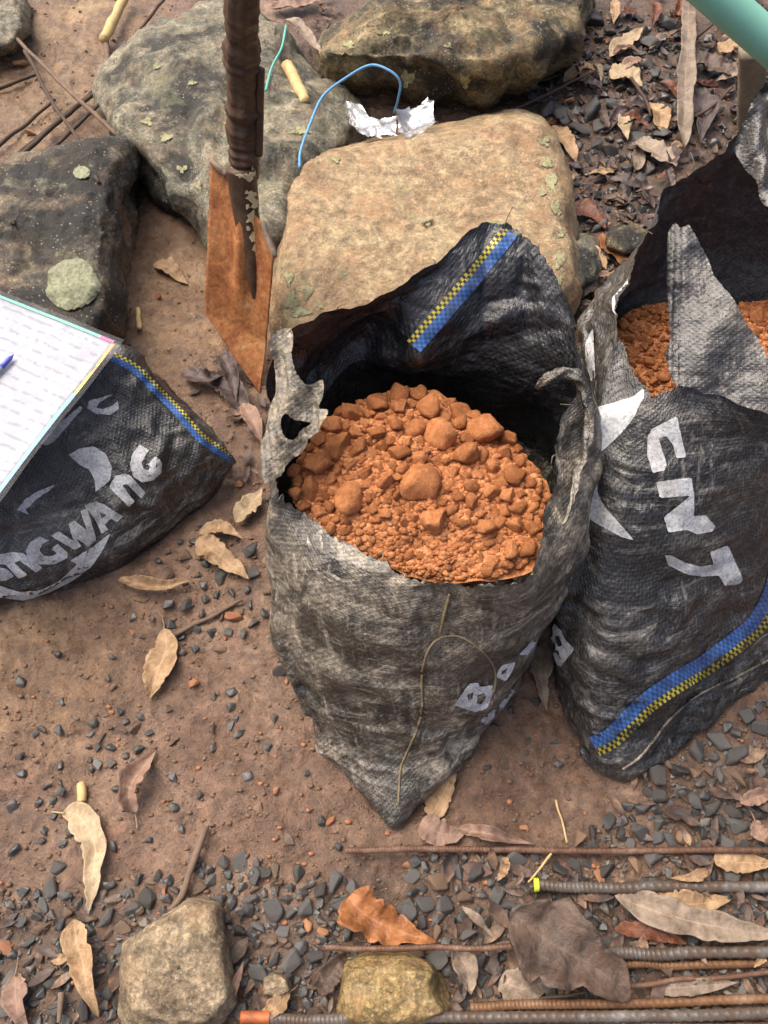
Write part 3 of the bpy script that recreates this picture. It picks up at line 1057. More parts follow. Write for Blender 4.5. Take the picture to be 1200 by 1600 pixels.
# torn and folded pieces of the sack mouths
sheet('torn_flap', [[(422, 536), (428, 520), (446, 514), (457, 524), (456, 552), (464, 580), (480, 600), (500, 598), (502, 622), (498, 638), (514, 640), (508, 656), (496, 676), (480, 688), (470, 708), (452, 722), (438, 744), (414, 744), (408, 700), (418, 650), (428, 600)],
                    [(446, 650), (452, 642), (462, 656), (484, 662), (468, 674), (460, 686), (446, 674)]],
      lambda x, y: .470 - .05 * (y - 520) / 220, sackF, M_TORN, 3, 0.003, 4,
      lambda x, y: .009 * np.sin((x + .25 * y) * .085) + .004 * np.sin((x - .3 * y) * .23))
sheet('folded_flap', [[(1041, 380), (1046, 360), (1054, 348), (1064, 356), (1076, 352), (1090, 376), (1106, 404), (1116, 432), (1142, 464), (1158, 496), (1184, 530), (1200, 566), (1224, 600), (1262, 656), (1225, 668), (1196, 644), (1160, 634), (1130, 620), (1100, 614), (1076, 602), (1052, 596), (1042, 560), (1047, 520), (1041, 440)]],
      lambda x, y: .435 + .095 * np.clip((625 + .12 * (x - 1100) - y) / 270, 0, 1), sackR, M_FLAP, 14, 0.0022, 4,
      lambda x, y: .007 * np.sin(x * .62 + .01 * y) * np.clip(1 - (x - 1042) / 34, 0, 1) + .014 * np.sin((y - 350) / 270 * 3.1) * np.sin((x - 1040) / 110 * 1.6) - .006 * np.sin((x * .8 + y * .45) * .06))
sheet('crumpled_back', [[(1152, 232), (1160, 196), (1172, 160), (1196, 138), (1240, 140), (1250, 230), (1245, 340), (1215, 330), (1190, 318), (1178, 280), (1164, 262)]],
      lambda x, y: .575 - .0004 * (y - 140), sackR, M_FLAP, 31, 0.003, 4,
      lambda x, y: .014 * np.sin((x - .12 * y) * .11) + .004 * np.sin((x + .4 * y) * .2))
# twisted, rolled rim at the right of the open mouth
pth = cr([P(836, 606, .425), P(856, 590, .442), P(884, 582, .45), P(908, 600, .445), P(922, 640, .43), P(918, 700, .41), P(900, 760, .395), P(880, 820, .385)], 110)
rr_ = np.interp(np.linspace(0, 1, 110), [0, .12, .35, .6, .85, 1], [.002, .005, .0075, .0055, .004, .0015])
th_ = np.arange(20) / 20 * 2 * math.pi
ss_ = np.linspace(0, 1, 110)
V, F = tube_mesh(pth, rr_[:, None] * (1 + .30 * np.sin(3 * th_[None] + 26 * ss_[:, None]) + .12 * np.sin(7 * th_[None] - 40 * ss_[:, None])), 20)
V = V + 0.0025 * np.stack([fbm(V * 45 + k * 5, 3, k) for k in range(3)], 1)
mk('rolled_rim', V, F, M_SACK_F, sackF, uv=np.stack([np.repeat(ss_ * .35, 20), np.tile(th_ * .01, 110)], 1))


# ---- print and stripes on the sacks
def zz(x0, y0, s):
    return lambda L: [(x0 + x / s, y0 + y / s) for x, y in L]


z4 = zz(0, 450, 2.667)
z5 = zz(400, 350, 2.222)
z6 = zz(400, 850, 2.222)
z7 = zz(820, 350, 3.158)
z8 = zz(820, 750, 3.158)
for L in [
    [[(583, 652), (552, 690), (540, 735), (553, 785), (592, 808), (640, 800), (672, 768), (675, 730), (650, 700), (618, 735), (628, 748), (618, 760), (598, 752), (590, 728), (604, 700), (622, 676)]],
    [[(455, 830), (480, 785), (520, 772), (545, 785), (607, 852), (588, 878), (528, 815), (512, 822), (560, 890), (535, 912)]],
    [[(350, 905), (398, 888), (432, 900), (512, 950), (488, 976), (462, 960), (436, 985), (452, 1006), (424, 1024), (392, 962)], [(412, 930), (444, 946), (424, 962)]],
    [[(212, 1032), (246, 1012), (306, 1052), (285, 985), (312, 970), (362, 1012), (335, 930), (362, 915), (400, 1050), (365, 1078), (318, 1040), (338, 1075), (310, 1090)]],
    [[(165, 1035), (125, 1060), (108, 1095), (120, 1130), (165, 1150), (225, 1150), (280, 1125), (280, 1100), (240, 1065), (215, 1085), (238, 1105), (215, 1118), (180, 1112), (165, 1092), (180, 1065), (205, 1052)]],
    [[(-20, 1112), (60, 1100), (100, 1105), (178, 1165), (150, 1185), (85, 1135), (60, 1145), (115, 1195), (80, 1210), (20, 1150), (-20, 1150)]],
    [[(-30, 1160), (30, 1170), (60, 1200), (20, 1220), (-30, 1218)]],
    [[(505, 372), (480, 440), (440, 450), (370, 470), (362, 500), (400, 525), (460, 528), (495, 505), (490, 470), (470, 490), (430, 505), (400, 500), (410, 480), (450, 455), (490, 430)]],
]:
    decal('letter', [z4(l) for l in L], bL, sackL, M_PRINT, 0.0009, 5)
for L in [
    [(-40, 1215), (0, 1240), (80, 1265), (160, 1260), (240, 1225), (320, 1150), (290, 1135), (375, 1085), (462, 1020), (430, 1090), (380, 1160), (300, 1220), (200, 1270), (100, 1300), (0, 1290), (-40, 1280)],
    [(285, 695), (330, 668), (390, 660), (440, 690), (467, 745), (460, 800), (400, 850), (395, 800), (370, 755), (330, 735)],
    [(70, 925), (105, 880), (160, 845), (230, 818), (212, 838), (150, 880), (108, 925), (122, 945)],
    [(335, 490), (345, 500), (225, 640), (190, 655), (165, 648), (200, 612), (250, 560)],
]:
    decal('printed_swoosh', [z4(L)], bL, sackL, M_PRINT, 0.0009, 5)
ribbon('stripe', z4([(470, 288), (560, 335), (655, 430), (745, 520), (835, 622), (965, 712)]), -15, bL, sackL, M_STRIPE)

for L in [
    [z7([(750, 950), (760, 1000), (795, 1150), (745, 1155), (730, 1090), (695, 1045), (660, 1060), (700, 1190), (690, 1215), (630, 1228), (603, 1140), (603, 1060), (625, 1010)])],
    [z7([(648, 1272), (820, 1250), (833, 1335), (833, 1440), (890, 1435), (938, 1490), (925, 1515), (850, 1530), (800, 1510), (705, 1520), (685, 1445), (780, 1370), (815, 1340), (665, 1350)])],
    [z8([(690, 370), (720, 370), (800, 410), (860, 425), (930, 415), (912, 355), (1000, 320), (1075, 490), (1060, 510), (985, 520), (955, 470), (870, 475), (790, 460), (710, 420)])],
    [z8([(125, 715), (150, 710), (180, 740), (205, 790), (248, 835), (180, 920), (160, 910), (125, 800)]), z8([(152, 765), (172, 770), (188, 815), (170, 825), (155, 800)])],
]:
    decal('letter', L, bR, sackR, M_PRINT, 0.0009, 5)
for L in [
    [(355, 905), (450, 880), (540, 850), (585, 810), (590, 850), (540, 950), (480, 1030), (350, 1150), (345, 1000)],
    [(330, 1120), (350, 1160), (360, 1330), (400, 1400), (540, 1560), (470, 1540), (340, 1470), (265, 1400), (300, 1360), (320, 1250)],
    [(300, 590), (340, 510), (345, 640), (350, 760), (330, 780), (300, 680)],
    [(600, 740), (640, 740), (680, 810), (680, 900), (625, 985), (655, 900), (625, 850)],
    [(430, 370), (500, 290), (540, 215), (525, 300), (475, 370), (455, 450), (435, 430)],
]:
    decal('printed_swoosh', [z7(L)], bR, sackR, M_PRINT, 0.0009, 5)
ribbon('stripe', z8([(1260, 430), (1225, 560), (1150, 700), (1040, 800), (900, 905), (760, 990), (620, 1085), (515, 1185), (430, 1268), (345, 1315)]), -33, bR, sackR, M_STRIPE)
string_on('seam', z8([(1230, 870), (1050, 965), (880, 1045), (770, 1125), (690, 1205), (630, 1290), (560, 1370), (480, 1425)]), 0.0022, bR, sackR, M_SACK_F)

for L in [
    [z6([(687, 558), (740, 482), (770, 480), (775, 495), (820, 488), (825, 515), (800, 570), (760, 582)]), z6([(732, 522), (755, 513), (750, 535), (735, 542)]), z6([(768, 525), (790, 515), (798, 530), (780, 555), (765, 550)])],
    [z6([(830, 460), (850, 420), (900, 408), (890, 440), (865, 475)]), z6([(850, 440), (872, 428), (865, 445), (852, 452)])],
    [z6([(775, 610), (830, 570), (825, 600), (795, 628)])],
    [z6([(840, 560), (890, 490), (895, 510), (850, 580)])],
    [z6([(910, 385), (960, 330), (975, 335), (940, 385)])],
]:
    decal('letter', L, bF, sackF, M_PRINT, 0.0009, 4)
ribbon('stripe', z5([(548, 425), (640, 318), (760, 178), (862, 52), (880, 28)]), -27, bF, sackF, M_STRIPE)
string_on('twine', z6([(672, 172), (660, 215), (650, 255), (640, 305)]), 0.0019, bF, sackF, M_TWINE)
string_on('twine', z6([(650, 318), (610, 345), (585, 400), (575, 470), (578, 560), (560, 640), (530, 710), (505, 770), (497, 850), (495, 900)]), 0.0016, bF, sackF, M_TWINE)
string_on('twine', z6([(640, 320), (700, 318), (760, 350), (810, 400), (830, 460), (815, 560)]), 0.0015, bF, sackF, M_TWINE)


M_THREAD = m_plain('frayed_tape', (0.16, 0.145, 0.115), 0.5, 0.4, 0.5, 90)
for S_, root_, cols_, k in ((SF, sackF, (5, 20, 46, 70, 96, 130, 168, 190, 215, 238, 262, 290, 322, 352, 378, 401), 1), (SRt, sackR, (8, 25, 44, 60, 75, 290, 318, 340, 372, 398), 2)):
    for c_ in cols_:
        p0 = S_[-2, c_]
        d0 = S_[-1, c_] - S_[-6, c_]
        d0 = d0 / np.linalg.norm(d0)
        side_ = RNG.normal(size=3) * .6
        L_ = RNG.uniform(.008, .026)
        V, F = tube_mesh(cr([p0, p0 + (d0 + side_ * .3) * L_ * .5, p0 + (d0 * .8 + side_) * L_ + np.array([0, 0, -L_ * .3])], 10), np.linspace(.0008, .0004, 10), 5)
        mk('loose_thread', V, F, M_THREAD, root_)


# ------------------------------------------------------------------ earth in the sacks
def ico(sub):
    bm = bmesh.new()
    bmesh.ops.create_icosphere(bm, subdivisions=sub, radius=1)
    V = np.array([v.co[:] for v in bm.verts])
    F = [tuple(v.index for v in f.verts) for f in bm.faces]
    bm.free()
    return V, F


I2, I3 = ico(2), ico(3)
CLODS = []
for k in range(16):
    V, F = I3
    sq = np.array([random.uniform(.9, 1.2), random.uniform(.75, 1.0), random.uniform(.7, .95)])
    q = V * (1.28 + 0.2 * fbm(V * 1.2 + k * 9.1, 2, 100 + k))[:, None]
    for _ in range(13):                                   # broken faces
        nn_ = RNG.normal(size=3)
        nn_ /= np.linalg.norm(nn_)
        hh = RNG.uniform(.58, .98)
        ex = np.maximum(0, q @ nn_ - hh)
        q = q - nn_[None] * (ex * .98)[:, None]
    q = q * (1 + 0.05 * fbm(V * 4.5 + k, 3, 140 + k) + 0.045 * ridged(V * 8 + k, 2, 160 + k))[:, None] * sq
    me = bpy.data.meshes.new('clod')
    me.from_pydata([tuple(v) for v in q], [], F)
    me.polygons.foreach_set('use_smooth', [True] * len(F))
    me.materials.append(M_LUMP)
    CLODS.append(me)


def clod(p, r, label, group):
    o = bpy.data.objects.new('clod', random.choice(CLODS))
    COL.objects.link(o)
    o.location = p
    o.scale = (r * random.uniform(.9, 1.1),) * 3
    o.rotation_euler = (random.uniform(-.6, .6), random.uniform(-.6, .6), random.uniform(0, 6.28))
    return tag(o, label, 'clod', group)


def fill(name, label, outline, zc, dome, seed):
    """heap of loose earth: outline [(px, py, z)]"""
    B = cr([P(*t) for t in outline], 160, True)
    C = B.mean(0)
    C[2] = zc
    rows = []
    for f in np.linspace(0.01, 1.0, 60):
        r = C + (B - C) * f
        r[:, 2] = C[2] + (B[:, 2] - C[2]) * f ** 1.5 + dome * (1 - f ** 2)
        rows.append(r)
    S = np.stack(rows)
    S[..., 2] += 0.006 * fbm(S * 30, 4, seed) + 0.0025 * fbm(S * 150, 3, seed + 2)
    V = S.reshape(-1, 3)
    F = grid_faces(60, 160, True)
    o = mk(name, V, F, M_ORANGE)
    tag(o, label, 'soil', None, 'stuff')
    return bvh_of(V, F)


def crumbs(name, label, pts, radii, mats, kind='stuff', flat=0.8, cat='crumbs', I=None):
    Vb, Fb = I or ico(1)
    n = len(pts)
    rot = RNG.uniform(0, 6.28, (n, 3))
    VV, FFs = [], []
    for i in range(n):
        M3 = np.array(Matrix.Rotation(rot[i, 0], 3, 'X') @ Matrix.Rotation(rot[i, 1], 3, 'Z'))
        s = radii[i] * np.array([1.25, 0.95, flat]) * RNG.uniform(.75, 1.25, 3)
        q = (Vb * (1 + RNG.uniform(-.22, .22, (len(Vb), 1)))) @ M3.T * s
        VV.append(q + pts[i])
        FFs.append(np.array(Fb) + i * len(Vb))
    o = mk(name, np.vstack(VV), np.vstack(FFs), mats, smooth=False)
    return tag(o, label, cat, None, kind)


bS = fill('loose_earth', 'loose orange earth filling the open middle sack',
          [(455, 770, .36), (470, 720, .36), (500, 670, .355), (552, 632, .345), (640, 606, .335), (720, 634, .335), (798, 688, .34), (860, 770, .35), (848, 880, .345), (775, 908, .345), (695, 910, .34), (608, 888, .34), (528, 846, .345), (478, 808, .35)], .365, .005, 3)
big = [(670, 641, 20), (625, 639, 14), (593, 634, 16), (623, 617, 13), (715, 645, 15), (762, 681, 27), (692, 690, 24), (719, 667, 14), (730, 718, 20), (644, 671, 16), (786, 712, 13),
       (754, 714, 12), (769, 735, 11), (559, 705, 14), (531, 701, 22), (501, 729, 19), (546, 787, 25), (486, 765, 16), (651, 765, 27), (677, 817, 22), (602, 757, 16), (764, 772, 15),
       (805, 746, 15), (814, 795, 13), (779, 821, 12), (799, 859, 14), (824, 862, 14), (756, 829, 12), (554, 652, 17), (805, 825, 13), (520, 670, 15), (590, 680, 13), (655, 618, 12), (700, 632, 10)]
soil_poly = [[(452, 775), (470, 710), (504, 664), (558, 627), (640, 606), (720, 636), (802, 690), (858, 775), (840, 870), (775, 900), (690, 905), (600, 882), (522, 845), (475, 805)]]
big = [(x, y, r * 1.12) for x, y, r in big]
cl = list(big)
tries = 0
while len(cl) < 330 and tries < 40000:
    tries += 1
    x, y = random.uniform(455, 860), random.uniform(596, 920)
    if not inside((x, y), soil_poly):
        continue
    front = sstep(790, 850, y) * sstep(800, 720, x)
    r = (15 - 11.0 * (tries / 40000) ** 0.35) * random.uniform(.75, 1.1) * (1 - 0.5 * front)
    if all((x - a) ** 2 + (y - b) ** 2 > (0.80 * (r + c)) ** 2 for a, b, c in cl):
        cl.append((x, y, max(3.2, r)))
cl.sort(key=lambda q: -q[2])
extra = cl[215:]
for x, y, r in cl[:215]:
    h = hit(bS, x, y)
    if h is None:
        continue
    rad = r / FOC * np.dot(h - EYE, FWD)
    h = h + np.array([0, 0, rad * 0.38])
    size = 'big' if r > 17 else 'middling' if r > 9 else 'small'
    vert = 'back' if y < 690 else 'front' if y > 810 else 'middle'
    hor = 'left' if x < 580 else 'right' if x > 720 else 'centre'
    o = clod(h, rad * 1.06, '%s lump of orange earth at the %s %s of the heap in the middle sack' % (size, vert, hor), 'earth lumps in the middle sack')
    nm = {(651, 765): 'largest lump of orange earth, in the centre of the middle sack', (762, 681): 'big round lump of orange earth against the back right wall of the middle sack'}.get((int(x), int(y)))
    if nm:
        o['label'] = nm
pts, rad = [], []
while len(pts) < 8200:
    x, y = random.uniform(450, 865), random.uniform(590, 925)
    if inside((x, y), soil_poly):
        h = hit(bS, x, y, 0.001)
        if h is not None:
            pts.append(h)
            rad.append(random.choice([.0012, .0015, .002, .002, .0028, .0036, .0048]))
for x, y, r in extra:
    h = hit(bS, x, y, 0.002)
    if h is not None:
        pts.append(h)
        rad.append(r / FOC * np.dot(h - EYE, FWD) * .85)
crumbs('earth_crumbs', 'fine orange crumbs between the lumps in the middle sack', pts, rad, M_ORANGE)

bS2 = fill('loose_earth', 'loose orange earth inside the folded sack at the right',
           [(938, 590, .33), (962, 510, .31), (1010, 478, .28), (1080, 474, .27), (1200, 474, .27), (1330, 490, .28), (1390, 570, .31), (1300, 660, .33), (1200, 680, .33), (1080, 690, .33), (985, 680, .33)], .315, .006, 13)
cl = []
polyR = [[(960, 482), (1045, 478), (1060, 600), (985, 610)], [(1115, 478), (1260, 478), (1260, 620), (1180, 600)]]
tries = 0
while len(cl) < 78 and tries < 9000:
    tries += 1
    x, y = random.uniform(960, 1260), random.uniform(445, 620)
    if not (inside((x, y), polyR[:1]) or inside((x, y), polyR[1:])):
        continue
    r = random.choice([5, 6, 7, 8, 10, 12]) * (1.35 if x > 1100 else 0.9)
    if all((x - a) ** 2 + (y - b) ** 2 > (0.8 * (r + c)) ** 2 for a, b, c in cl):
        cl.append((x, y, r))
for x, y, r in cl:
    h = hit(bS2, x, y)
    if h is None:
        continue
    rad = r / FOC * np.dot(h - EYE, FWD)
    clod(h + np.array([0, 0, rad * .3]), rad, '%s lump of orange earth %s the grey flap of the right sack' % ('big' if r > 9.5 else 'small', 'left of' if x < 1100 else 'right of'), 'earth lumps in the right sack')


pts, rad = [], []
while len(pts) < 900:
    x, y = random.uniform(955, 1260), random.uniform(440, 625)
    h = hit(bS2, x, y, 0.001)
    if h is not None:
        pts.append(h)
        rad.append(random.choice([.002, .0028, .0036, .005]))
crumbs('earth_crumbs', 'orange crumbs between the lumps inside the right sack', pts, rad, M_ORANGE)


# ------------------------------------------------------------------ shovel
def m_blade():
    g = M('rusty_orange_steel', 0.7, 0.35)
    n = g.noise(13, 8, 0.75, 0.6)
    n2 = g.noise(120, 5, 0.75)
    st = g.noise(1, 6, 0.75, 0.2, g.map('Object', (160, 160, 14)))
    c = g.ramp(n, [(0.34, (0.15, 0.048, 0.017)), (0.47, (0.30, 0.11, 0.036)), (0.58, (0.38, 0.165, 0.058)), (0.68, (0.40, 0.22, 0.10))])
    c = g.mix(0.75, c, g.ramp(n2, [(0.33, 0.5), (0.5, 1.0), (0.66, 1.5)]), 'MULTIPLY')
    c = g.mix(g.math('MULTIPLY', g.ramp(st, [(0.56, 0.0), (0.68, 1.0)]), 0.5), c, (0.12, 0.055, 0.03))
    mud = g.ramp(g.noise(20, 6, 0.75, 0.4), [(0.6, 0.0), (0.7, 1.0)])
    c = g.mix(g.math('MULTIPLY', mud, 0.6), c, (0.16, 0.10, 0.06))
    g.col(c)
    g.bump(n, 0.5, 0.004)
    g.bump(n2, 0.6, 0.0015)
    return g.m


M_BLADE = m_blade()
M_SOCKET = m_rust('dark_brown_steel', (0.035, 0.020, 0.013), (0.075, 0.042, 0.025), (0.13, 0.075, 0.042), 35, 0.5)
M_CREAM = m_plain('cream_paint_flakes', (0.60, 0.50, 0.28), 0.7, 0.3, 0.4, 80, 0.8, 0.003)


def build_shovel():
    root = empty('shovel', P(405, 612, 0))
    tag(root, 'shovel with rusty orange blade stuck in the earth, dark brown handle', 'shovel')
    TL, BL, T, BR, TR = P(329, 252, .30), P(320, 490, .09), P(405, 614, -.012), P(417, 535, .055), P(430, 385, .235)
    TM = (TL + TR) / 2
    # blade net: rows from top edge to tip, 21 columns
    rows = []
    lin = lambda ps: np.stack([np.interp(np.linspace(0, 1, 60), [0, .6, 1], [p[k] for p in ps]) for k in range(3)], 1)
    L = lin([TL, BL, T])
    Rr = lin([TR, BR, T + np.array([.002, 0, 0])])
    nrm = np.cross(TR - TL, BL - TL)
    nrm /= np.linalg.norm(nrm)
    if nrm[1] > 0:
        nrm = -nrm
    ax = np.linspace(-1, 1, 31)
    for i in range(60):
        v = i / 59
        r = L[i] + (Rr[i] - L[i]) * ((ax + 1) / 2)[:, None]
        dish = -0.016 * (1 - ax ** 2) * (1 - v) ** 0.6
        groove = 0.020 * np.exp(-(ax / 0.22) ** 2) * sstep(0.62, 0.15, v)
        r = r + nrm * (dish + groove)[:, None]
        rows.append(r)
    S = np.stack(rows)
    S = S + 0.0012 * fbm(S * 40, 2, 5)[..., None] * nrm
    blade = o = mk('blade', S.reshape(-1, 3), grid_faces(60, 31), M_BLADE, root)
    so = o.modifiers.new('thickness', 'SOLIDIFY')
    so.thickness = 0.0022
    bB = bvh_of(S.reshape(-1, 3), grid_faces(60, 31))
    # folded treads on the top edge
    a = TL + (TR - TL) * .0
    for p0, p1 in ((P(329, 250, .305), P(356, 274, .29)), (P(410, 345, .255), P(431, 402, .225))):
        V, F = tube_mesh(cr([p0, (p0 + p1) / 2 + nrm * .002, p1], 12), np.concatenate([[.003], np.full(10, .0055), [.003]]), 8)
        mk('tread', V, F, M_SOCKET if p0[0] < -.25 and False else LEAF['grey'], blade)
    # socket that runs down the blade as a tongue
    c = cr([P(383, 262, .31), P(388, 310, .262), P(395, 370, .205), P(400, 425, .155), P(403, 465, .118)], 50) + nrm * 0.010
    rr = np.interp(np.linspace(0, 1, 50), [0, .25, .55, .85, 1], [.0245, .0235, .019, .010, .003])
    V, F = tube_mesh(c, rr, 20)
    socket = mk('socket', V, F, M_SOCKET, root)
    # handle: grooved, with two collars
    hp = [P(384, 275, .295), P(380, 200, .372), P(378, 100, .475), P(378, 0, .575)]
    d = hp[-1] - hp[-2]
    hp += [hp[-1] + d * 1.6, hp[-1] + d * 3.4]
    c = cr(hp, 260)
    _, cy = pix(c)
    rr = np.full(260, .0225) + 0.0016 * fbm(np.stack([np.linspace(0, 30, 260)] * 3, 1), 3, 4)
    for y0, wd, h in ((78, 10, .0042), (98, 7, .0048), (172, 7, .003), (203, 10, .0042), (222, 6, .003), (238, 4, .002)):
        rr = rr + h * np.exp(-((cy - y0) / wd) ** 2)
    th = np.arange(36) / 36 * 2 * math.pi
    r2 = rr[:, None] * (1 + 0.045 * np.cos(th * 7)[None] + 0.02 * np.cos(th * 16 + 1)[None])
    V, F = tube_mesh(c, r2, 36)
    V = V + 0.0011 * fbm(V * np.array([120, 120, 60]), 3, 8)[:, None] * np.array([1, -.6, .2])
    handle = mk('handle', V, F, M_SOCKET, root)
    # loose splint along the right of the handle
    sp = cr([P(401, 105, .47), P(400, 170, .405), P(399, 240, .335)], 20) + np.array([.006, -.004, 0])
    V, F = tube_mesh(sp, .0065, 10)
    mk('splint', V, F, M_SOCKET, handle)
    # flakes of old paint
    sv, sf = tube_mesh(c, rr, 36)
    allV = np.vstack([S.reshape(-1, 3), sv])
    V2, F2 = tube_mesh(cr([P(383, 262, .31), P(388, 310, .262), P(395, 370, .205), P(400, 425, .155), P(403, 465, .118)], 50) + nrm * 0.010, np.interp(np.linspace(0, 1, 50), [0, .25, .55, .85, 1], [.0245, .0235, .019, .010, .003]), 20)
    fl = [tuple(f) for f in grid_faces(60, 31)] + [tuple(i + 1860 for i in f) for f in sf[:-2]] + [tuple(i + 1860 + len(sv) for i in f) for f in F2[:-2]]
    bb = bvh_of(np.vstack([allV, V2]), fl)
    for x, y, a, b_ in ((362, 262, 3, 3), (370, 272, 3, 2), (385, 300, 3, 4), (404, 330, 3, 6), (387, 322, 3, 5), (398, 388, 4, 6), (388, 356, 3, 4), (403, 366, 3, 4), (365, 266, 6, 4), (376, 274, 4, 4), (389, 276, 9, 7), (396, 268, 4, 8), (392, 305, 8, 8), (399, 318, 7, 8), (393, 340, 8, 12), (401, 352, 6, 8), (396, 370, 5, 8)):
        decal('paint_flake', [[(x + a * math.cos(t) * random.uniform(.45, 1.4), y + b_ * math.sin(t) * random.uniform(.45, 1.4)) for t in np.linspace(0, 6.28, 13)[:-1]]], bb, socket, M_CREAM, 0.0012, 3)


build_shovel()


# ------------------------------------------------------------------ papers in a clear folder
def build_papers():
    c = P(183, 535, .252)
    e1 = P(0, 462, .256) - c
    e2 = P(0, 762, .240) - c
    e1 /= np.linalg.norm(e1)
    e2 -= e1 * (e1 @ e2)
    e2 /= np.linalg.norm(e2)
    up = np.cross(e2, e1)
    if up[2] < 0:
        up = -up
    root = empty('paper_folder', c - up * .004)
    tag(root, 'white printed papers in a clear plastic folder lying on the left sack', 'papers')
    g = M('printed_white_paper', 0.5, 0.3)
    uv = g.sep(g.tc.outputs['UV'])
    row = g.math('SINE', g.math('MULTIPLY', g.math('ADD', uv[1], g.math('MULTIPLY', g.noise(22, 3), 0.012)), 2 * math.pi / 0.017))
    word = g.noise(1, 2, 0.5, 0, g.map('UV', (75, 95, 1)))
    ink = g.math('MULTIPLY', g.ramp(row, [(0.5, 0.0), (0.75, 1.0)]), g.ramp(word, [(0.46, 0.0), (0.55, 1.0)]))
    blot = g.ramp(g.noise(34, 6, 0.75, 0.5), [(0.42, 0.0), (0.62, 1.0)])
    c_ = g.mix(blot, (0.30, 0.315, 0.36), (0.41, 0.415, 0.43))
    g.col(g.mix(g.math('MULTIPLY', ink, 0.6), c_, (0.17, 0.18, 0.25)))
    nu, nv = 40, 40
    LX, LY = 0.34, 0.36

    def sheet(name, x0, x1, y0, y1, lift, mat, wav=0.0015):
        X, Y = np.meshgrid(np.linspace(x0, x1, nu), np.linspace(y0, y1, nv))
        S = c + X[..., None] * e1 + Y[..., None] * e2
        S = S + up * (lift + wav * fbm(S * 9, 2, 3))[..., None]
        return mk(name, S.reshape(-1, 3), grid_faces(nv, nu), mat, root, uv=np.stack([X, Y], -1).reshape(-1, 2))
    pad = sheet('paper', 0.003, LX, 0.003, LY, .0005, g.m)
    pad.modifiers.new('thickness', 'SOLIDIFY').thickness = 0.003
    # coloured borders of the folder
    teal = m_plain('teal_edge', (0.10, 0.48, 0.36), 0.4, 0.4, 0.2)
    blue = m_plain('light_blue_edge', (0.16, 0.42, 0.80), 0.4, 0.4, 0.2)
    pink = m_plain('pink_edge', (0.75, 0.06, 0.28), 0.4, 0.4, 0.2)
    oran = m_plain('orange_edge', (0.80, 0.30, 0.10), 0.4, 0.4, 0.2)
    yell = m_plain('yellow_edge', (0.75, 0.60, 0.08), 0.4, 0.4, 0.2)
    for nme, x0, x1, y0, y1, m in (('border', .028, LX, 0, .0045, teal), ('border', .004, .028, 0, .005, pink), ('border', 0, .0055, .0055, .03, oran), ('border', 0, .004, .03, .05, yell),
                                   ('border', 0, .003, .05, .062, oran), ('border', 0, .0045, .062, .105, yell), ('border', 0, .006, .105, LY, blue)):
        sheet(nme, x0, x1, y0, y1, .0022, m)
    sheet('sleeve', -.009, LX + .01, -.007, LY + .01, .0034, m_film('clear_sleeve', (0.8, 0.82, 0.85), alpha=0.05, rough=0.2), 0.003)
    # a blue pen lies on the page
    def on(p, h):
        return c + e1 * ((p - c) @ e1) + e2 * ((p - c) @ e2) + up * h
    a, b = on(P(-120, 700, .252), .008), on(P(4, 578, .252), .008)
    d_ = (b - a) / np.linalg.norm(b - a)
    pen = empty('pen', a)
    tag(pen, 'pale pen with a blue tip lying on the white papers', 'pen')
    V, F = tube_mesh([a, a + (b - a) * .5, b], .0042, 14)
    mk('barrel', V, F, m_plain('pale_pen_plastic', (0.36, 0.38, 0.46), 0.3, 0.5, 0.15), pen)
    V, F = tube_mesh([b - d_ * .002, b + d_ * .010, b + d_ * .020, b + d_ * .024, b + d_ * .028], np.array([.0042, .0040, .0036, .0016, .0004]), 14)
    mk('point', V, F, m_plain('blue_pen_tip', (0.08, 0.09, 0.46), 0.3, 0.5, 0.1), pen)


build_papers()


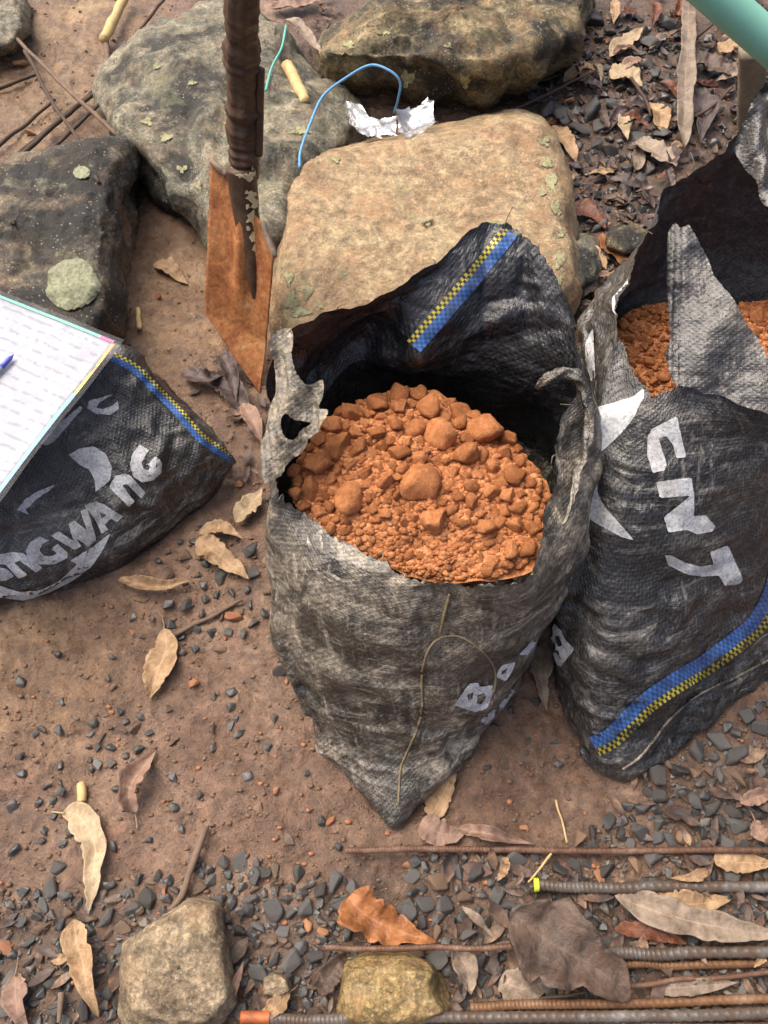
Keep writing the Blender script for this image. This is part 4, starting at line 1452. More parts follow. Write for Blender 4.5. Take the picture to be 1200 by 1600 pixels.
# ------------------------------------------------------------------ leaves, twigs, bars
def leaf(label, pts, wpx, mat, up=0.006, curl=0.5, stem=0, seed=0, prof='lance', arch=0.006, twist=0.0, name='leaf', group='dead leaves on the ground'):
    n, m = 34, 11
    base = np.array([G(x, y, 0) for x, y in pts])
    c = cr(base, n)
    v = np.linspace(0, 1, n)
    c[:, 2] = np.array([gz(a, b) for a, b in c[:, :2]])
    c[:, 2] = np.convolve(np.pad(c[:, 2], 4, mode='edge'), np.ones(9) / 9, 'valid') + up + arch * np.sin(v * math.pi) + 0.003 * vnoise(np.stack([v * 4, v * 0 + seed, v * 0], 1), 3)
    t = np.gradient(c, axis=0)
    t /= np.linalg.norm(t, axis=1, keepdims=True)
    side = np.cross(t, np.array([0, 0, 1.0]))
    side /= np.linalg.norm(side, axis=1, keepdims=True)
    upv = np.cross(side, t)
    wm = wpx / 2 / FOC * np.dot(c.mean(0) - EYE, FWD)
    if prof == 'lance':
        pw = np.sin(np.clip(v, 0, 1) ** 0.78 * math.pi) ** 0.95
    elif prof == 'broad':
        pw = np.sin(v ** 0.62 * math.pi) ** 0.72
    elif prof == 'tri':
        pw = np.sin(np.clip(v * 1.0, 0, 1) ** 0.55 * math.pi) ** 0.85
    else:
        pw = np.minimum(1, np.minimum(v, 1 - v) * 9) ** 0.6
    pw = np.maximum(pw, 0.015) * wm * (1 + 0.22 * vnoise(np.stack([v * 6, v * 0 + seed * 3.1, v * 0], 1), 9))
    nib = [1 - 0.28 * np.maximum(0, vnoise(np.stack([v * 22, v * 0 + seed * 2.7 + 11 * k, v * 0], 1), 29)) ** 1.0 for k in (0, 1)]
    a = np.linspace(-1, 1, m)
    nb = np.where(a[None] < 0, nib[0][:, None], nib[1][:, None])
    S = c[:, None] + side[:, None] * (a[None, :] * pw[:, None] * nb)[..., None]
    lift = curl * pw[:, None] * np.abs(a[None]) ** 1.6
    wave = 0.22 * pw[:, None] * np.abs(a[None]) * vnoise(np.stack(np.broadcast_arrays(v[:, None] * 9, np.sign(a)[None] * 3.3 + seed, 0 * a[None]), -1), 5 + seed)
    S = S + upv[:, None] * (lift + wave + twist * pw[:, None] * a[None])[..., None]
    S[..., 2] += 0.0016 * fbm(S * 90, 2, seed) + min(0.26 * wm, .0045) * fbm(S * (0.4 / wm), 2, seed + 3)
    floor = ground_h(S[..., 0], S[..., 1]) + 0.0008
    S[..., 2] = np.maximum(S[..., 2], floor)
    U, VV = np.meshgrid((a + 1) / 2, v)
    o = mk(name, S.reshape(-1, 3), grid_faces(n, m), LEAF[mat], uv=np.stack([VV, U], -1).reshape(-1, 2))
    o.modifiers.new('thickness', 'SOLIDIFY').thickness = 0.00035
    tag(o, label, 'leaf', group)
    if stem:
        e = c[0] - t[0] * stem / FOC * 1.15
        e[2] = gz(e[0], e[1]) + 0.004
        sv, sf = tube_mesh(cr([c[2] + [0, 0, .0008], c[0], (c[0] + e) / 2 + [0.001, 0, .001], e], 14), .0011, 6)
        mk('petiole', sv, sf, LEAF[mat], o)
    return o


leaf('pale tan leaf with a bent stalk, lying alone on mud', [(258, 985), (262, 1015), (246, 1060), (236, 1094)], 46, 'tan', .005, .25, 22, 1)
leaf('pinkish curled leaf standing proud of the mud, above the twig', [(212, 1272), (208, 1240), (225, 1205), (245, 1172)], 36, 'pink', .006, .9, 28, 2, arch=.012)
leaf('large pale crescent-shaped leaf at the lower left', [(98, 1272), (128, 1278), (152, 1320), (150, 1370), (139, 1430)], 42, 'pale', .006, .35, 18, 3, arch=.010)
leaf('pinkish brown leaf with its stalk up, in the bottom left corner', [(30, 1520), (32, 1560), (48, 1610)], 44, 'pink', .012, .3, 26, 4)
leaf('crumpled tan leaf left of the sandy square stone', [(120, 1438), (130, 1480), (142, 1530), (160, 1590)], 46, 'tan', .012, .6, 0, 5)
leaf('tan leaf below the right corner of the left sack', [(312, 846), (340, 872), (392, 912)], 46, 'tan', .012, .3, 0, 6)
leaf('yellowish short leaf just right of the left sack', [(312, 838), (345, 832), (382, 846)], 26, 'tan', .014, .3, 0, 7)
leaf('long brown curled leaf below the left sack', [(190, 912), (225, 920), (265, 924), (302, 912)], 26, 'tan', .012, .9, 0, 8)
leaf('pale leaf pushed against the left foot of the middle sack', [(370, 822), (392, 800), (412, 772)], 34, 'pale', .014, .3, 0, 9)
leaf('glossy orange brown leaf above the thin rusty bar', [(545, 1402), (570, 1430), (620, 1455), (682, 1474)], 72, 'orange', .012, .45, 0, 10, 'tri', .012)
leaf('big dark brown broad leaf at the bottom right, over the bars', [(795, 1430), (850, 1475), (920, 1515), (975, 1562)], 118, 'dark', .030, .42, 0, 11, 'broad', .014)
leaf('long pale grey leaf between the steel bars', [(955, 1402), (1030, 1430), (1110, 1450), (1230, 1466)], 54, 'grey', .018, .4, 0, 12, arch=.010)
leaf('red brown leaf under the long grey leaf', [(955, 1452), (1010, 1456), (1072, 1476)], 32, 'red', .012, .3, 0, 13)
leaf('mottled tan leaf beside the bottom tip of the middle sack', [(672, 1278), (690, 1245), (712, 1204)], 40, 'tan', .006, .35, 0, 14, 'broad')
leaf('crumpled pinkish leaf above the uppermost bar', [(655, 1290), (690, 1305), (725, 1305)], 42, 'pink', .008, .4, 0, 15, 'broad')
leaf('narrow pinkish leaf lying along the uppermost bar', [(715, 1295), (760, 1305), (830, 1320)], 24, 'pink', .008, .8, 0, 16)
leaf('tan leaf wedged between the middle and right sacks', [(852, 1008), (842, 1050), (852, 1112)], 36, 'grey', .008, .3, 0, 17)
leaf('cream leaf upper right on dark gravel, pointing up right', [(950, 98), (975, 78), (1002, 54)], 30, 'pale', .014, .3, 0, 18)
leaf('small pinkish leaf right of the cream leaf', [(1012, 85), (1030, 72), (1052, 66)], 16, 'pink', .014, .4, 0, 19)
leaf('cream leaf below the pointing one, with a dark twig across', [(950, 132), (975, 130), (1000, 145)], 42, 'pale', .014, .2, 0, 20, 'broad')
leaf('small pinkish leaf over the broad cream leaf', [(968, 122), (985, 112), (1008, 105)], 20, 'pink', .016, .4, 0, 21)
leaf('small upright oval leaf with a thin stalk, upper right', [(970, 190), (972, 210), (978, 228)], 24, 'pale', .016, .2, 20, 22)
leaf('large beige leaf beside the back rim of the right sack', [(988, 235), (1020, 252), (1052, 275)], 46, 'grey', .018, .35, 0, 23, 'broad')
leaf('beige leaf above the large beige one', [(1018, 172), (1026, 195), (1035, 220)], 34, 'tan', .016, .3, 0, 24, 'broad')
leaf('long brown strap-like leaf standing down the upper right', [(1068, 15), (1066, 80), (1062, 150), (1063, 250)], 24, 'grey', .030, .35, 0, 25, 'strap', .02)
leaf('tan leaf beside the right edge of the broad tan stone', [(862, 205), (880, 228), (900, 258)], 36, 'tan', .010, .3, 0, 26)
leaf('orange tan leaf in the gap right of the tan stone', [(935, 375), (955, 402), (982, 432)], 26, 'orange', .012, .3, 0, 27)
leaf('dull orange leaf close to the left rim of the right sack', [(940, 440), (965, 440), (985, 428)], 18, 'tan', .010, .3, 0, 28)
leaf('dark red brown leaf right of the small grey stone', [(885, 325), (915, 340), (945, 362)], 34, 'red', .008, .2, 0, 29, 'broad')
leaf('grey purple leaf above the orange pebbles of the gap', [(950, 285), (985, 295), (1020, 292)], 24, 'purple', .010, .3, 0, 30)
leaf('purplish dead leaf behind the left side of the middle sack', [(330, 600), (365, 620), (395, 665)], 40, 'purple', .010, .5, 0, 31)
leaf('dark folded leaf between the left sack and the shovel tip', [(285, 590), (320, 600), (352, 590)], 32, 'purple', .012, .6, 0, 32)
leaf('pinkish leaf edge behind the middle sack near the left sack', [(380, 640), (398, 670), (412, 705)], 26, 'pink', .020, .5, 0, 33)
leaf('dark purplish leaf in the hollow below the shovel', [(345, 560), (362, 590), (372, 640)], 28, 'purple', .014, .7, 0, 34)
leaf('torn tan leaf on the bare earth left of the shovel', [(242, 418), (265, 425), (295, 448)], 26, 'tan', .006, .3, 0, 35)
leaf('grey leaf beside the green string, top middle', [(448, 66), (475, 85), (508, 122)], 20, 'grey', .055, .4, 0, 36)
leaf('brown wrinkled leaf at the top beside the handle', [(425, 25), (470, 18), (520, 2)], 34, 'pink', .014, .5, 0, 37, 'broad')
leaf('small pink leaf leaning on the sandy square stone', [(355, 1570), (372, 1540), (384, 1502)], 18, 'pink', .020, .5, 0, 38)
leaf('pale leaf with a stalk at the bottom edge near the square stone', [(455, 1550), (430, 1575), (400, 1590)], 26, 'tan', .014, .3, 14, 39)
leaf('pinkish leaf at the right edge above the bars', [(1150, 1258), (1175, 1250), (1220, 1238)], 26, 'pink', .016, .4, 0, 40)
leaf('pale pinkish leaf with a red stalk at the right edge', [(1172, 1285), (1180, 1305), (1192, 1322)], 30, 'pink', .014, .3, 26, 41)
leaf('brown leaf left of the ochre stone', [(500, 1555), (520, 1520), (545, 1488)], 34, 'dark', .012, .3, 0, 42)
leaf('grey brown leaf hanging below the thin rusty bar', [(705, 1480), (725, 1510), (735, 1555)], 40, 'grey', .014, .5, 0, 43)
leaf('pale leaf under the big dark brown leaf', [(780, 1530), (815, 1545), (860, 1530)], 50, 'grey', .008, .4, 0, 44, 'broad')
leaf('pale flat leaf at the right between the second bar and the third', [(1010, 1405), (1070, 1415), (1140, 1405)], 40, 'tan', .010, .3, 0, 45, 'broad')
leaf('pale leaf beneath the rusty bar at the right edge', [(1110, 1345), (1150, 1350), (1210, 1352)], 34, 'tan', .010, .3, 0, 46, 'broad')
leaf('thin grey leaf among gravel right of the orange leaf', [(720, 1418), (745, 1440), (772, 1468)], 12, 'grey', .014, .4, 0, 47)
leaf('pale leaf low at the right between the lowest bars', [(1015, 1545), (1070, 1542), (1150, 1535)], 26, 'grey', .012, .3, 0, 48)
leaf('small tan leaf on the mud left of the broken twig', [(88, 1495), (100, 1500), (122, 1492)], 18, 'tan', .012, .3, 0, 49)
leaf('dark leaf in the shade behind the strap-like leaf', [(1080, 140), (1095, 180), (1092, 230)], 40, 'purple', .014, .4, 0, 50)
leaf('dark broad leaf near the mint pipe', [(1080, 105), (1110, 115), (1150, 130)], 44, 'dark', .014, .3, 0, 51, 'broad')
leaf('brown leaf beside the grey post, upper right', [(1120, 90), (1140, 85), (1162, 95)], 30, 'tan', .020, .3, 0, 52, 'broad')
leaf('brown slim leaf above the cream leaves, upper right', [(958, 10), (958, 30), (955, 52)], 18, 'tan', .016, .3, 0, 53)

for k in range(40):
    if k < 27:
        x, y = random.uniform(900, 1150), random.uniform(5, 300)
        where = 'among the dark gravel, upper right'
    elif k < 33:
        x, y = random.uniform(900, 1000), random.uniform(330, 500)
        where = 'in the gap between the tan stone and the right sack'
    else:
        x, y = random.uniform(700, 1180), random.uniform(1345, 1560)
        where = 'in the litter between the steel bars'
    a, L_ = random.uniform(0, 6.28), random.uniform(14, 30)
    dx, dy = L_ * math.cos(a), L_ * math.sin(a) * .8
    kind = random.choice(['purple', 'purple', 'dark', 'pink', 'tan', 'grey', 'red'])
    word = {'purple': 'dark purplish', 'dark': 'dark brown', 'pink': 'pinkish brown', 'tan': 'tan', 'grey': 'grey brown', 'red': 'red brown'}[kind]
    leaf('small %s dead leaf %s' % (word, where), [(x - dx, y - dy), (x + dy * .2, y - dx * .2), (x + dx, y + dy)], L_ * random.uniform(.5, .95), kind, random.uniform(.010, .020), random.uniform(.2, .9), 0, 60 + k, random.choice(['lance', 'broad', 'tri']))

M_TWIG = m_plain('dark_twig', (0.075, 0.052, 0.040), 0.8, 0.25, 0.5, 60, 0.6)
M_STICK = m_plain('greyish_brown_stick', (0.16, 0.11, 0.08), 0.8, 0.25, 0.5, 60, 0.6)
M_STRAW = m_plain('pale_yellow_stalk', (0.52, 0.38, 0.17), 0.6, 0.35, 0.5, 40, 0.4)


def stick(name, label, pts, wpx, mat, cat='twig', group='twigs on the ground', taper=0.7, wob=1.0, n=24):
    """pts: (px, py, height above the ground)"""
    c = cr([G(x, y, h) for x, y, h in pts], n)
    c += 0.0015 * wob * np.stack([fbm(c * 30 + k * 7, 2, k) for k in range(3)], 1)
    r = wpx / 2 / FOC * np.dot(c.mean(0) - EYE, FWD)
    rad = r * np.linspace(1, taper, n) * (1 + 0.1 * wob * fbm(c * 70, 2, 3))
    c[:, 2] = np.maximum(c[:, 2], ground_h(c[:, 0], c[:, 1]) + rad * 0.6)
    V, F = tube_mesh(c, rad, 8)
    o = mk(name, V, F, mat)
    return tag(o, label, cat, group)


stick('twig', 'dark stick pointing at the sandy square stone', [(322, 1292, .010), (302, 1350, .012), (285, 1395, .012), (265, 1422, .016)], 13, M_STICK)
stick('twig', 'grey stick below the left sack, near the pale leaf', [(268, 994, .006), (320, 968, .008), (380, 938, .010)], 8, M_STICK)
stick('twig', 'long thin stick crossing the top left to the shovel', [(-40, -10, .05), (60, 95, .06), (160, 190, .075), (240, 260, .07), (332, 352, .02)], 7, M_STICK, taper=.9, n=50)
stick('twig', 'dark wire-like stick from the left edge, uppermost of the bundle', [(-30, 300, .02), (80, 200, .03), (160, 135, .03), (192, 100, .03)], 8, M_TWIG, n=40)
stick('twig', 'dark stick of the bundle at the left, second from the top', [(-30, 285, .02), (60, 215, .02), (150, 140, .02)], 9, M_TWIG, n=30)
stick('twig', 'dark stick of the bundle at the left, ending by the seedling', [(30, 275, .03), (100, 215, .04), (170, 148, .04)], 7, M_TWIG, n=30)
stick('twig', 'slim dark stick left of the bundle', [(-20, 240, .01), (40, 195, .015), (85, 155, .015)], 7, M_TWIG)
stick('twig', 'straight dark twig at the top, above the granite block', [(180, 85, .03), (220, 45, .03), (262, -10, .03)], 6, M_TWIG)
stick('twig', 'slender brown twig hanging into the dark left rock', [(40, 80, .06), (85, 165, .09), (120, 215, .13), (155, 285, .17)], 7, M_TWIG, n=30)
stick('twig', 'short dark twig at the left edge of the sandy bank', [(-20, 145, .01), (25, 128, .01), (58, 115, .01)], 7, M_TWIG)
stick('stalk', 'pale yellow broken stalk at the top left', [(162, 62, .03), (178, 30, .035), (200, -15, .04)], 15, M_STRAW, 'stalk', None, .95)
stick('stalk', 'dark lower piece of the broken stalk', [(165, 62, .02), (168, 95, .02), (160, 125, .02)], 10, M_STICK, 'stalk', None, .6)
stick('twig', 'thin dark twig right of the top boulder', [(760, 190, .03), (850, 150, .03), (930, 110, .03)], 6, M_TWIG, n=30)
stick('twig', 'thinner dark twig right of the top boulder, above the other', [(790, 140, .03), (850, 125, .02), (905, 105, .02)], 4, M_TWIG)
stick('twig', 'bent dark twig across the cream leaf', [(985, 122, .03), (1005, 150, .03), (1018, 182, .02)], 6, M_TWIG)
stick('twig', 'dark twig under the mint pipe', [(1085, 60, .02), (1110, 40, .03), (1130, 20, .03)], 5, M_TWIG)
stick('twig', 'long dark twig near the grey post', [(1080, 185, .02), (1115, 165, .03), (1145, 135, .04)], 5, M_TWIG)
stick('stalk', 'yellow grass stalk on the mud beside the right bars', [(868, 1248, .004), (876, 1280, .006), (885, 1318, .004)], 4, M_STRAW, 'stalk', None)
stick('stalk', 'yellow grass stalk by the painted bar tip', [(862, 1335, .02), (845, 1355, .02), (826, 1378, .015)], 4, M_STRAW, 'stalk', None)
stick('chip', 'tan wood chip on the granite block beside the green string', [(448, 102, .125), (462, 128, .128), (478, 160, .125)], 19, M_STRAW, 'wood chip', None, .9)
stick('chip', 'small tan wood splinter on the bare earth', [(216, 482, .004), (217, 498, .004), (217, 515, .004)], 9, M_STRAW, 'wood chip', None, .9)
stick('chip', 'short yellow stub on the lower left mud', [(127, 1225, .006), (127, 1240, .006), (126, 1254, .006)], 15, M_STRAW, 'wood chip', None, .95)
stick('twig', 'short brown stub at the bottom left beside a small leaf', [(96, 1550, .012), (95, 1570, .012), (93, 1598, .012)], 11, M_STICK)
stick('twig', 'dark twig under the big dark brown leaf', [(840, 1562, .018), (880, 1556, .02), (915, 1550, .022)], 6, M_TWIG)

# ---- steel bars
M_BAR = m_rust('grey_steel_bar', (0.085, 0.045, 0.025), (0.095, 0.075, 0.06), (0.18, 0.17, 0.155), 18, 0.38)
M_BAR_R = m_rust('rusty_steel_bar', (0.06, 0.03, 0.018), (0.12, 0.062, 0.038), (0.22, 0.14, 0.10), 34, 0.5)
M_BAR_O = m_rust('orange_rusty_bar', (0.07, 0.035, 0.02), (0.15, 0.075, 0.035), (0.24, 0.15, 0.09), 16, 0.5)
M_YG = m_plain('yellow_green_paint', (0.55, 0.72, 0.04), 0.5, 0.4, 0.2)
M_OR = m_plain('orange_paint', (0.36, 0.10, 0.03), 0.5, 0.4, 0.8, 60)


def bar(label, pts, wpx, mat, tip=None, rib=True):
    a = np.array([P(x, y, h) for x, y, h in pts])
    L = np.linalg.norm(a[-1] - a[0])
    n = int(L / 0.0014)
    c = cr(a, n)
    c[:, 2] += 0.0012 * np.sin(np.linspace(0, 7, n))
    c += 0.0022 * np.stack([vnoise(np.stack([np.linspace(0, 5, n), np.full(n, pts[0][1] * .37 + k), np.zeros(n)], 1), 6) for k in range(3)], 1) * np.array([0, 1, .6])
    r = wpx / 2 / FOC * np.dot(c.mean(0) - EYE, FWD)
    th = np.arange(14) / 14 * 2 * math.pi
    s = np.linspace(0, L, n)
    k = 2 * math.pi / (r * 1.35)
    if rib:
        lug = np.maximum(0, np.cos(k * s[:, None] + 1.3 * np.abs(np.sin(th))[None] * 2)) ** 2
        rr = r * (0.90 + 0.17 * lug + 0.12 * (np.abs(np.cos(th)) > .97)[None])
    else:
        rr = np.full((n, 14), r) * (1 + .03 * np.sin(k * .3 * s))[:, None]
    V, F = tube_mesh(c, rr, 14)
    o = mk('steel_bar', V, F, mat)
    tag(o, label, 'steel bar', 'steel bars along the bottom right')
    if tip:
        ct = c[:max(6, int(tip[1] / L * n))].copy()
        ct[0] -= (c[1] - c[0]) * 1.5
        V, F = tube_mesh(ct, r * (1.22 if tip[1] < .02 else 1.12), 14)
        mk('painted_tip', V, F, tip[0], o)
    return o


bar('uppermost long thin rusty bar, just below the middle sack', [(540, 1328, .012), (850, 1329, .013), (1320, 1331, .014)], 10, M_BAR_R)
bar('grey ribbed bar with a yellow green painted tip', [(836, 1384, .016), (1000, 1386, .016), (1320, 1390, .016)], 17, M_BAR, (M_YG, .009))
bar('thin rusty bar above the ochre stone, ending under the big leaf', [(508, 1481, .022), (650, 1480, .022), (800, 1480, .022)], 9, M_BAR_R)
bar('grey ribbed bar running out right from the big dark leaf', [(942, 1491, .018), (1060, 1490, .018), (1320, 1486, .018)], 18, M_BAR)
bar('orange rusty ribbed bar tight below the grey one at the big leaf', [(960, 1508, .010), (1080, 1506, .010), (1320, 1500, .010)], 13, M_BAR_O)
bar('smooth slanting thin dark rod above the lowest bars', [(975, 1542, .016), (1090, 1530, .016), (1320, 1508, .016)], 8, M_BAR_R, None, False)
bar('rusty ribbed bar second from the bottom, lower right', [(735, 1573, .014), (950, 1570, .014), (1320, 1560, .014)], 14, M_BAR_O)
bar('long grey ribbed bar at the bottom edge with an orange painted end', [(378, 1592, .020), (700, 1589, .020), (1320, 1580, .020)], 17, M_BAR, (M_OR, .055))
bar('lowest rusty bar half out of the picture at the bottom edge', [(560, 1606, .012), (900, 1604, .012), (1320, 1600, .012)], 13, M_BAR_R)

# ---- strings
M_BLUE = m_plain('light_blue_cord', (0.13, 0.33, 0.58), 0.6, 0.3, 0.3, 200, 0.6)
M_TEAL = m_plain('blue_green_string', (0.13, 0.42, 0.34), 0.6, 0.3, 0.3, 120)
cpts = [(468, 262, .145), (470, 235, .15), (486, 190, .15), (505, 150, .15), (540, 122, .16), (578, 102, .17), (608, 110, .17), (625, 128, .15), (622, 155, .10), (616, 176, .05)]
V, F = tube_mesh(cr([P(*c) for c in cpts], 90), .0027, 8)
tag(mk('cord', V, F, M_BLUE), 'light blue cord looped above the foil and the tan stone', 'cord')
V, F = tube_mesh(cr([P(447, 40, .14), P(440, 75, .15), P(425, 105, .145), P(415, 142, .14)], 40), .0026, 8)
tag(mk('string', V, F, M_TEAL), 'short blue green string hanging beside the shovel handle', 'string')


# ---- crumpled clear wrapper
def build_wrapper():
    gm = m_film('crinkled_clear_film', (0.80, 0.81, 0.82), 0.55, 0.08)
    gm.node_tree.nodes['Principled BSDF'].inputs['Metallic'].default_value = 0.7
    root = empty('plastic_wrapper', P(605, 200, 0))
    tag(root, 'crumpled clear plastic wrapper between the boulder and the tan stone', 'wrapper')
    for quad, sd in (([(532, 150), (560, 172), (600, 228), (548, 212)], 3), ([(612, 190), (665, 162), (682, 205), (625, 230)], 7), ([(560, 190), (612, 196), (622, 228), (575, 222)], 12)):
        q = [P(x, y, .09) for x, y in quad]
        n = 15
        a, b = np.meshgrid(np.linspace(0, 1, n), np.linspace(0, 1, n))
        S = (q[0][None, None] * ((1 - a) * (1 - b))[..., None] + q[1] * (a * (1 - b))[..., None] + q[2] * (a * b)[..., None] + q[3] * ((1 - a) * b)[..., None])
        S = S + 0.010 * np.stack([ridged(S * 17 + k * 5, 3, sd + k) for k in range(3)], -1) + np.array([0, 0, .012]) * (np.abs(a - .5) * 2)[..., None]
        mk('film', S.reshape(-1, 3), grid_faces(n, n), gm, root, smooth=False)


build_wrapper()

# ---- mint green pipe, top right
M_MINT = m_plain('mint_green_paint', (0.22, 0.50, 0.38), 0.38, 0.5, 0.15, 8, 0.1)
a, b = P(1330, 180, .40), P(1000, -110, .62)
d = (b - a)
lo = a - d * (a[2] / d[2])
pth = cr([lo, a, (a + b) / 2, b, b + d * .8], 40)
V, F = tube_mesh(pth, np.full(40, .026), 28)
tag(mk('pipe', V, F, M_MINT), 'mint green painted pipe slanting across the top right corner', 'pipe')

# ---- grey post and second sack edge, upper right
M_POST = m_plain('dusty_grey_wood', (0.20, 0.16, 0.11), 0.8, 0.25, 0.5, 50, 0.6)
pp = [P(1172, 330, 0), P(1172, 110, .16)]


def box_post():
    a, b = P(1172, 210, -.02), P(1176, 80, .19)
    ax = (b - a) / np.linalg.norm(b - a)
    s = np.array([1.0, 0, 0])
    t = np.cross(ax, s)
    rows = []
    for f in np.linspace(0, 1, 30):
        c = a + (b - a) * f
        w_, d_ = .028, .02
        ring = [c + s * w_ * x + t * d_ * y for x, y in ((-1, -.8), (-.8, -1), (.8, -1), (1, -.8), (1, .8), (.8, 1), (-.8, 1), (-1, .8))]
        rows.append(ring)
    S = np.array(rows) + 0.0015 * fbm(np.array(rows) * 40, 3, 3)[..., None]
    V = S.reshape(-1, 3)
    F = [tuple(f) for f in grid_faces(30, 8, True)] + [tuple(range(29 * 8, 30 * 8))]
    tag(mk('post', V, F, M_POST), 'short grey brown wooden post behind the right sack', 'post')


box_post()


# ---- seedling
def seedling():
    b = G(193, 214, 0)
    root = empty('seedling', b)
    tag(root, 'tiny bright green seedling beside the granite block', 'plant')
    for x, y, r, a in ((186, 196, 9, .5), (200, 205, 8, -.4), (190, 210, 8, 1.5), (204, 213, 7, -1.0), (180, 208, 7, 2.4)):
        c = P(x, y, .05)
        wv = r / FOC * np.dot(c - EYE, FWD)
        pts = []
        for t in np.linspace(0, 2 * math.pi, 14, endpoint=False):
            rr = wv * (1.15 if abs(math.cos(t)) > .9 else .85)
            pts.append(c + np.array([rr * math.cos(t) * math.cos(a) - rr * .6 * math.sin(t) * math.sin(a), rr * math.cos(t) * math.sin(a) + rr * .6 * math.sin(t) * math.cos(a), .004 * math.cos(2 * t)]))
        V = np.vstack([[c], pts])
        F = [(0, i + 1, (i + 1) % 14 + 1) for i in range(14)]
        mk('leaflet', V, F, LEAF['green'], root, uv=np.full((15, 2), .3))
        sv, sf = tube_mesh(cr([b, (b + c) / 2 + [0, 0, .006], c], 8), .001, 5)
        mk('stem', sv, sf, LEAF['green'], root)


seedling()

# ------------------------------------------------------------------ gravel
CHIPS = {}


def chip_meshes(mat, key, n=12):
    out = []
    for k in range(n):
        rr = random.Random(k + hash(key) % 7 * 0 + len(key) * 31)
        bm = bmesh.new()
        for i in range(rr.randint(9, 14)):
            v = Vector((rr.gauss(0, 1), rr.gauss(0, 1), rr.gauss(0, 1))).normalized()
            bm.verts.new((v.x * rr.uniform(.85, 1.25), v.y * rr.uniform(.65, .9), v.z * rr.uniform(.45, .65)))
        bmesh.ops.convex_hull(bm, input=bm.verts)
        bmesh.ops.delete(bm, geom=[v for v in bm.verts if not v.link_faces], context='VERTS')
        bmesh.ops.bevel(bm, geom=list(bm.edges), offset=0.07, segments=1, affect='EDGES', profile=0.5)
        me = bpy.data.meshes.new('gravel_stone')
        bm.to_mesh(me)
        bm.free()
        me.materials.append(mat)
        out.append(me)
    return out


CHIPS['grey'] = chip_meshes(M_CHIP, 'grey')
CHIPS['dark'] = chip_meshes(M_CHIP_DK, 'dark')
M_CHIP_BR = m_stone_chip('brown_gravel', (0.075, 0.05, 0.035), (0.24, 0.15, 0.09), 0.6)
CHIPS['brown'] = chip_meshes(M_CHIP_BR, 'brown')
CHIPS['orange'] = chip_meshes(M_PEB_OR, 'orange')

ZONES = [  # polygon in the photo, spacing factor, share of candidates, radius px, colour, label, group
    ([(985, 1215), (1065, 1185), (1215, 1070), (1215, 1325), (890, 1325), (920, 1290), (1020, 1240)], 1.0, (12, 24), 'grey', 'grey gravel stone in the bed below the right sack', 200),
    ([(640, 1338), (1215, 1338), (1215, 1610), (380, 1610), (380, 1500), (560, 1480), (640, 1400)], 1.0, (11, 24), 'grey', 'grey gravel stone between the steel bars at the bottom', 330),
    ([(-10, 1390), (200, 1380), (370, 1340), (540, 1370), (560, 1480), (400, 1610), (-10, 1610)], 1.05, (11, 22), 'grey', 'grey gravel stone around the sandy square stone', 180),
    ([(855, 40), (1060, 20), (1075, 170), (985, 330), (900, 300), (890, 200), (830, 170)], 0.95, (11, 22), 'dark', 'dark gravel stone on the upper right ground', 220),
    ([(895, 300), (1010, 300), (1020, 400), (960, 500), (900, 520), (890, 440)], 1.1, (8, 17), 'dark', 'dark gravel stone in the gap beside the tan stone', 70),
    ([(1070, 30), (1180, 120), (1160, 220), (1080, 260)], 1.2, (7, 13), 'dark', 'dark gravel stone under the mint pipe', 40),
    ([(215, 880), (330, 810), (420, 860), (420, 960), (330, 1030), (200, 1000)], 1.5, (9, 18), 'grey', 'grey gravel stone on the mud between the left and middle sacks', 48),
    ([(140, 1100), (240, 1120), (230, 1200), (130, 1210)], 1.1, (8, 14), 'grey', 'grey gravel stone in the cluster above the pinkish leaf', 22),
    ([(320, 1080), (380, 1080), (380, 1170), (320, 1170)], 1.1, (8, 14), 'grey', 'grey gravel stone in the small cluster left of the middle sack', 8),
    ([(20, 1180), (110, 1190), (110, 1330), (20, 1340)], 1.2, (8, 14), 'grey', 'grey gravel stone in the loose group at the left edge', 16),
    ([(0, 1000), (430, 1020), (520, 1260), (540, 1340), (0, 1380)], 3.0, (8, 15), 'grey', 'single grey gravel stone scattered on the open mud', 26),
    ([(740, 1130), (860, 1060), (920, 1190), (760, 1210)], 1.8, (7, 13), 'grey', 'grey gravel stone beside the foot of the middle sack', 12),
]
FIXED = [(400, 1370, 17), (550, 1387, 15), (305, 1345, 16), (68, 1135, 13), (92, 1140, 12), (1022, 1345, 24), (690, 1410, 15), (660, 1335, 12), (283, 1295, 9), (92, 1355, 17), (715, 1360, 18), (930, 1300, 17), (965, 1302, 18), (168, 1060, 9), (480, 945, 8), (185, 1233, 11)]
placed, stones = [], []
FIXED += [(60, 1395, 13), (150, 1375, 12), (240, 1375, 13), (20, 1440, 14), (75, 1450, 12), (215, 1420, 12), (170, 1440, 13), (390, 1420, 14), (430, 1385, 13), (470, 1400, 12), (395, 1460, 14), (440, 1470, 13)]
for x, y, r in FIXED:
    stones.append((x, y, r, 'grey', 'grey gravel stone standing out on the lower mud', 0.15))
    placed.append((x, y, r))
blockers = [(275, 1510, 78), (615, 1548, 62), (570, 1548, 40), (665, 1548, 40)]
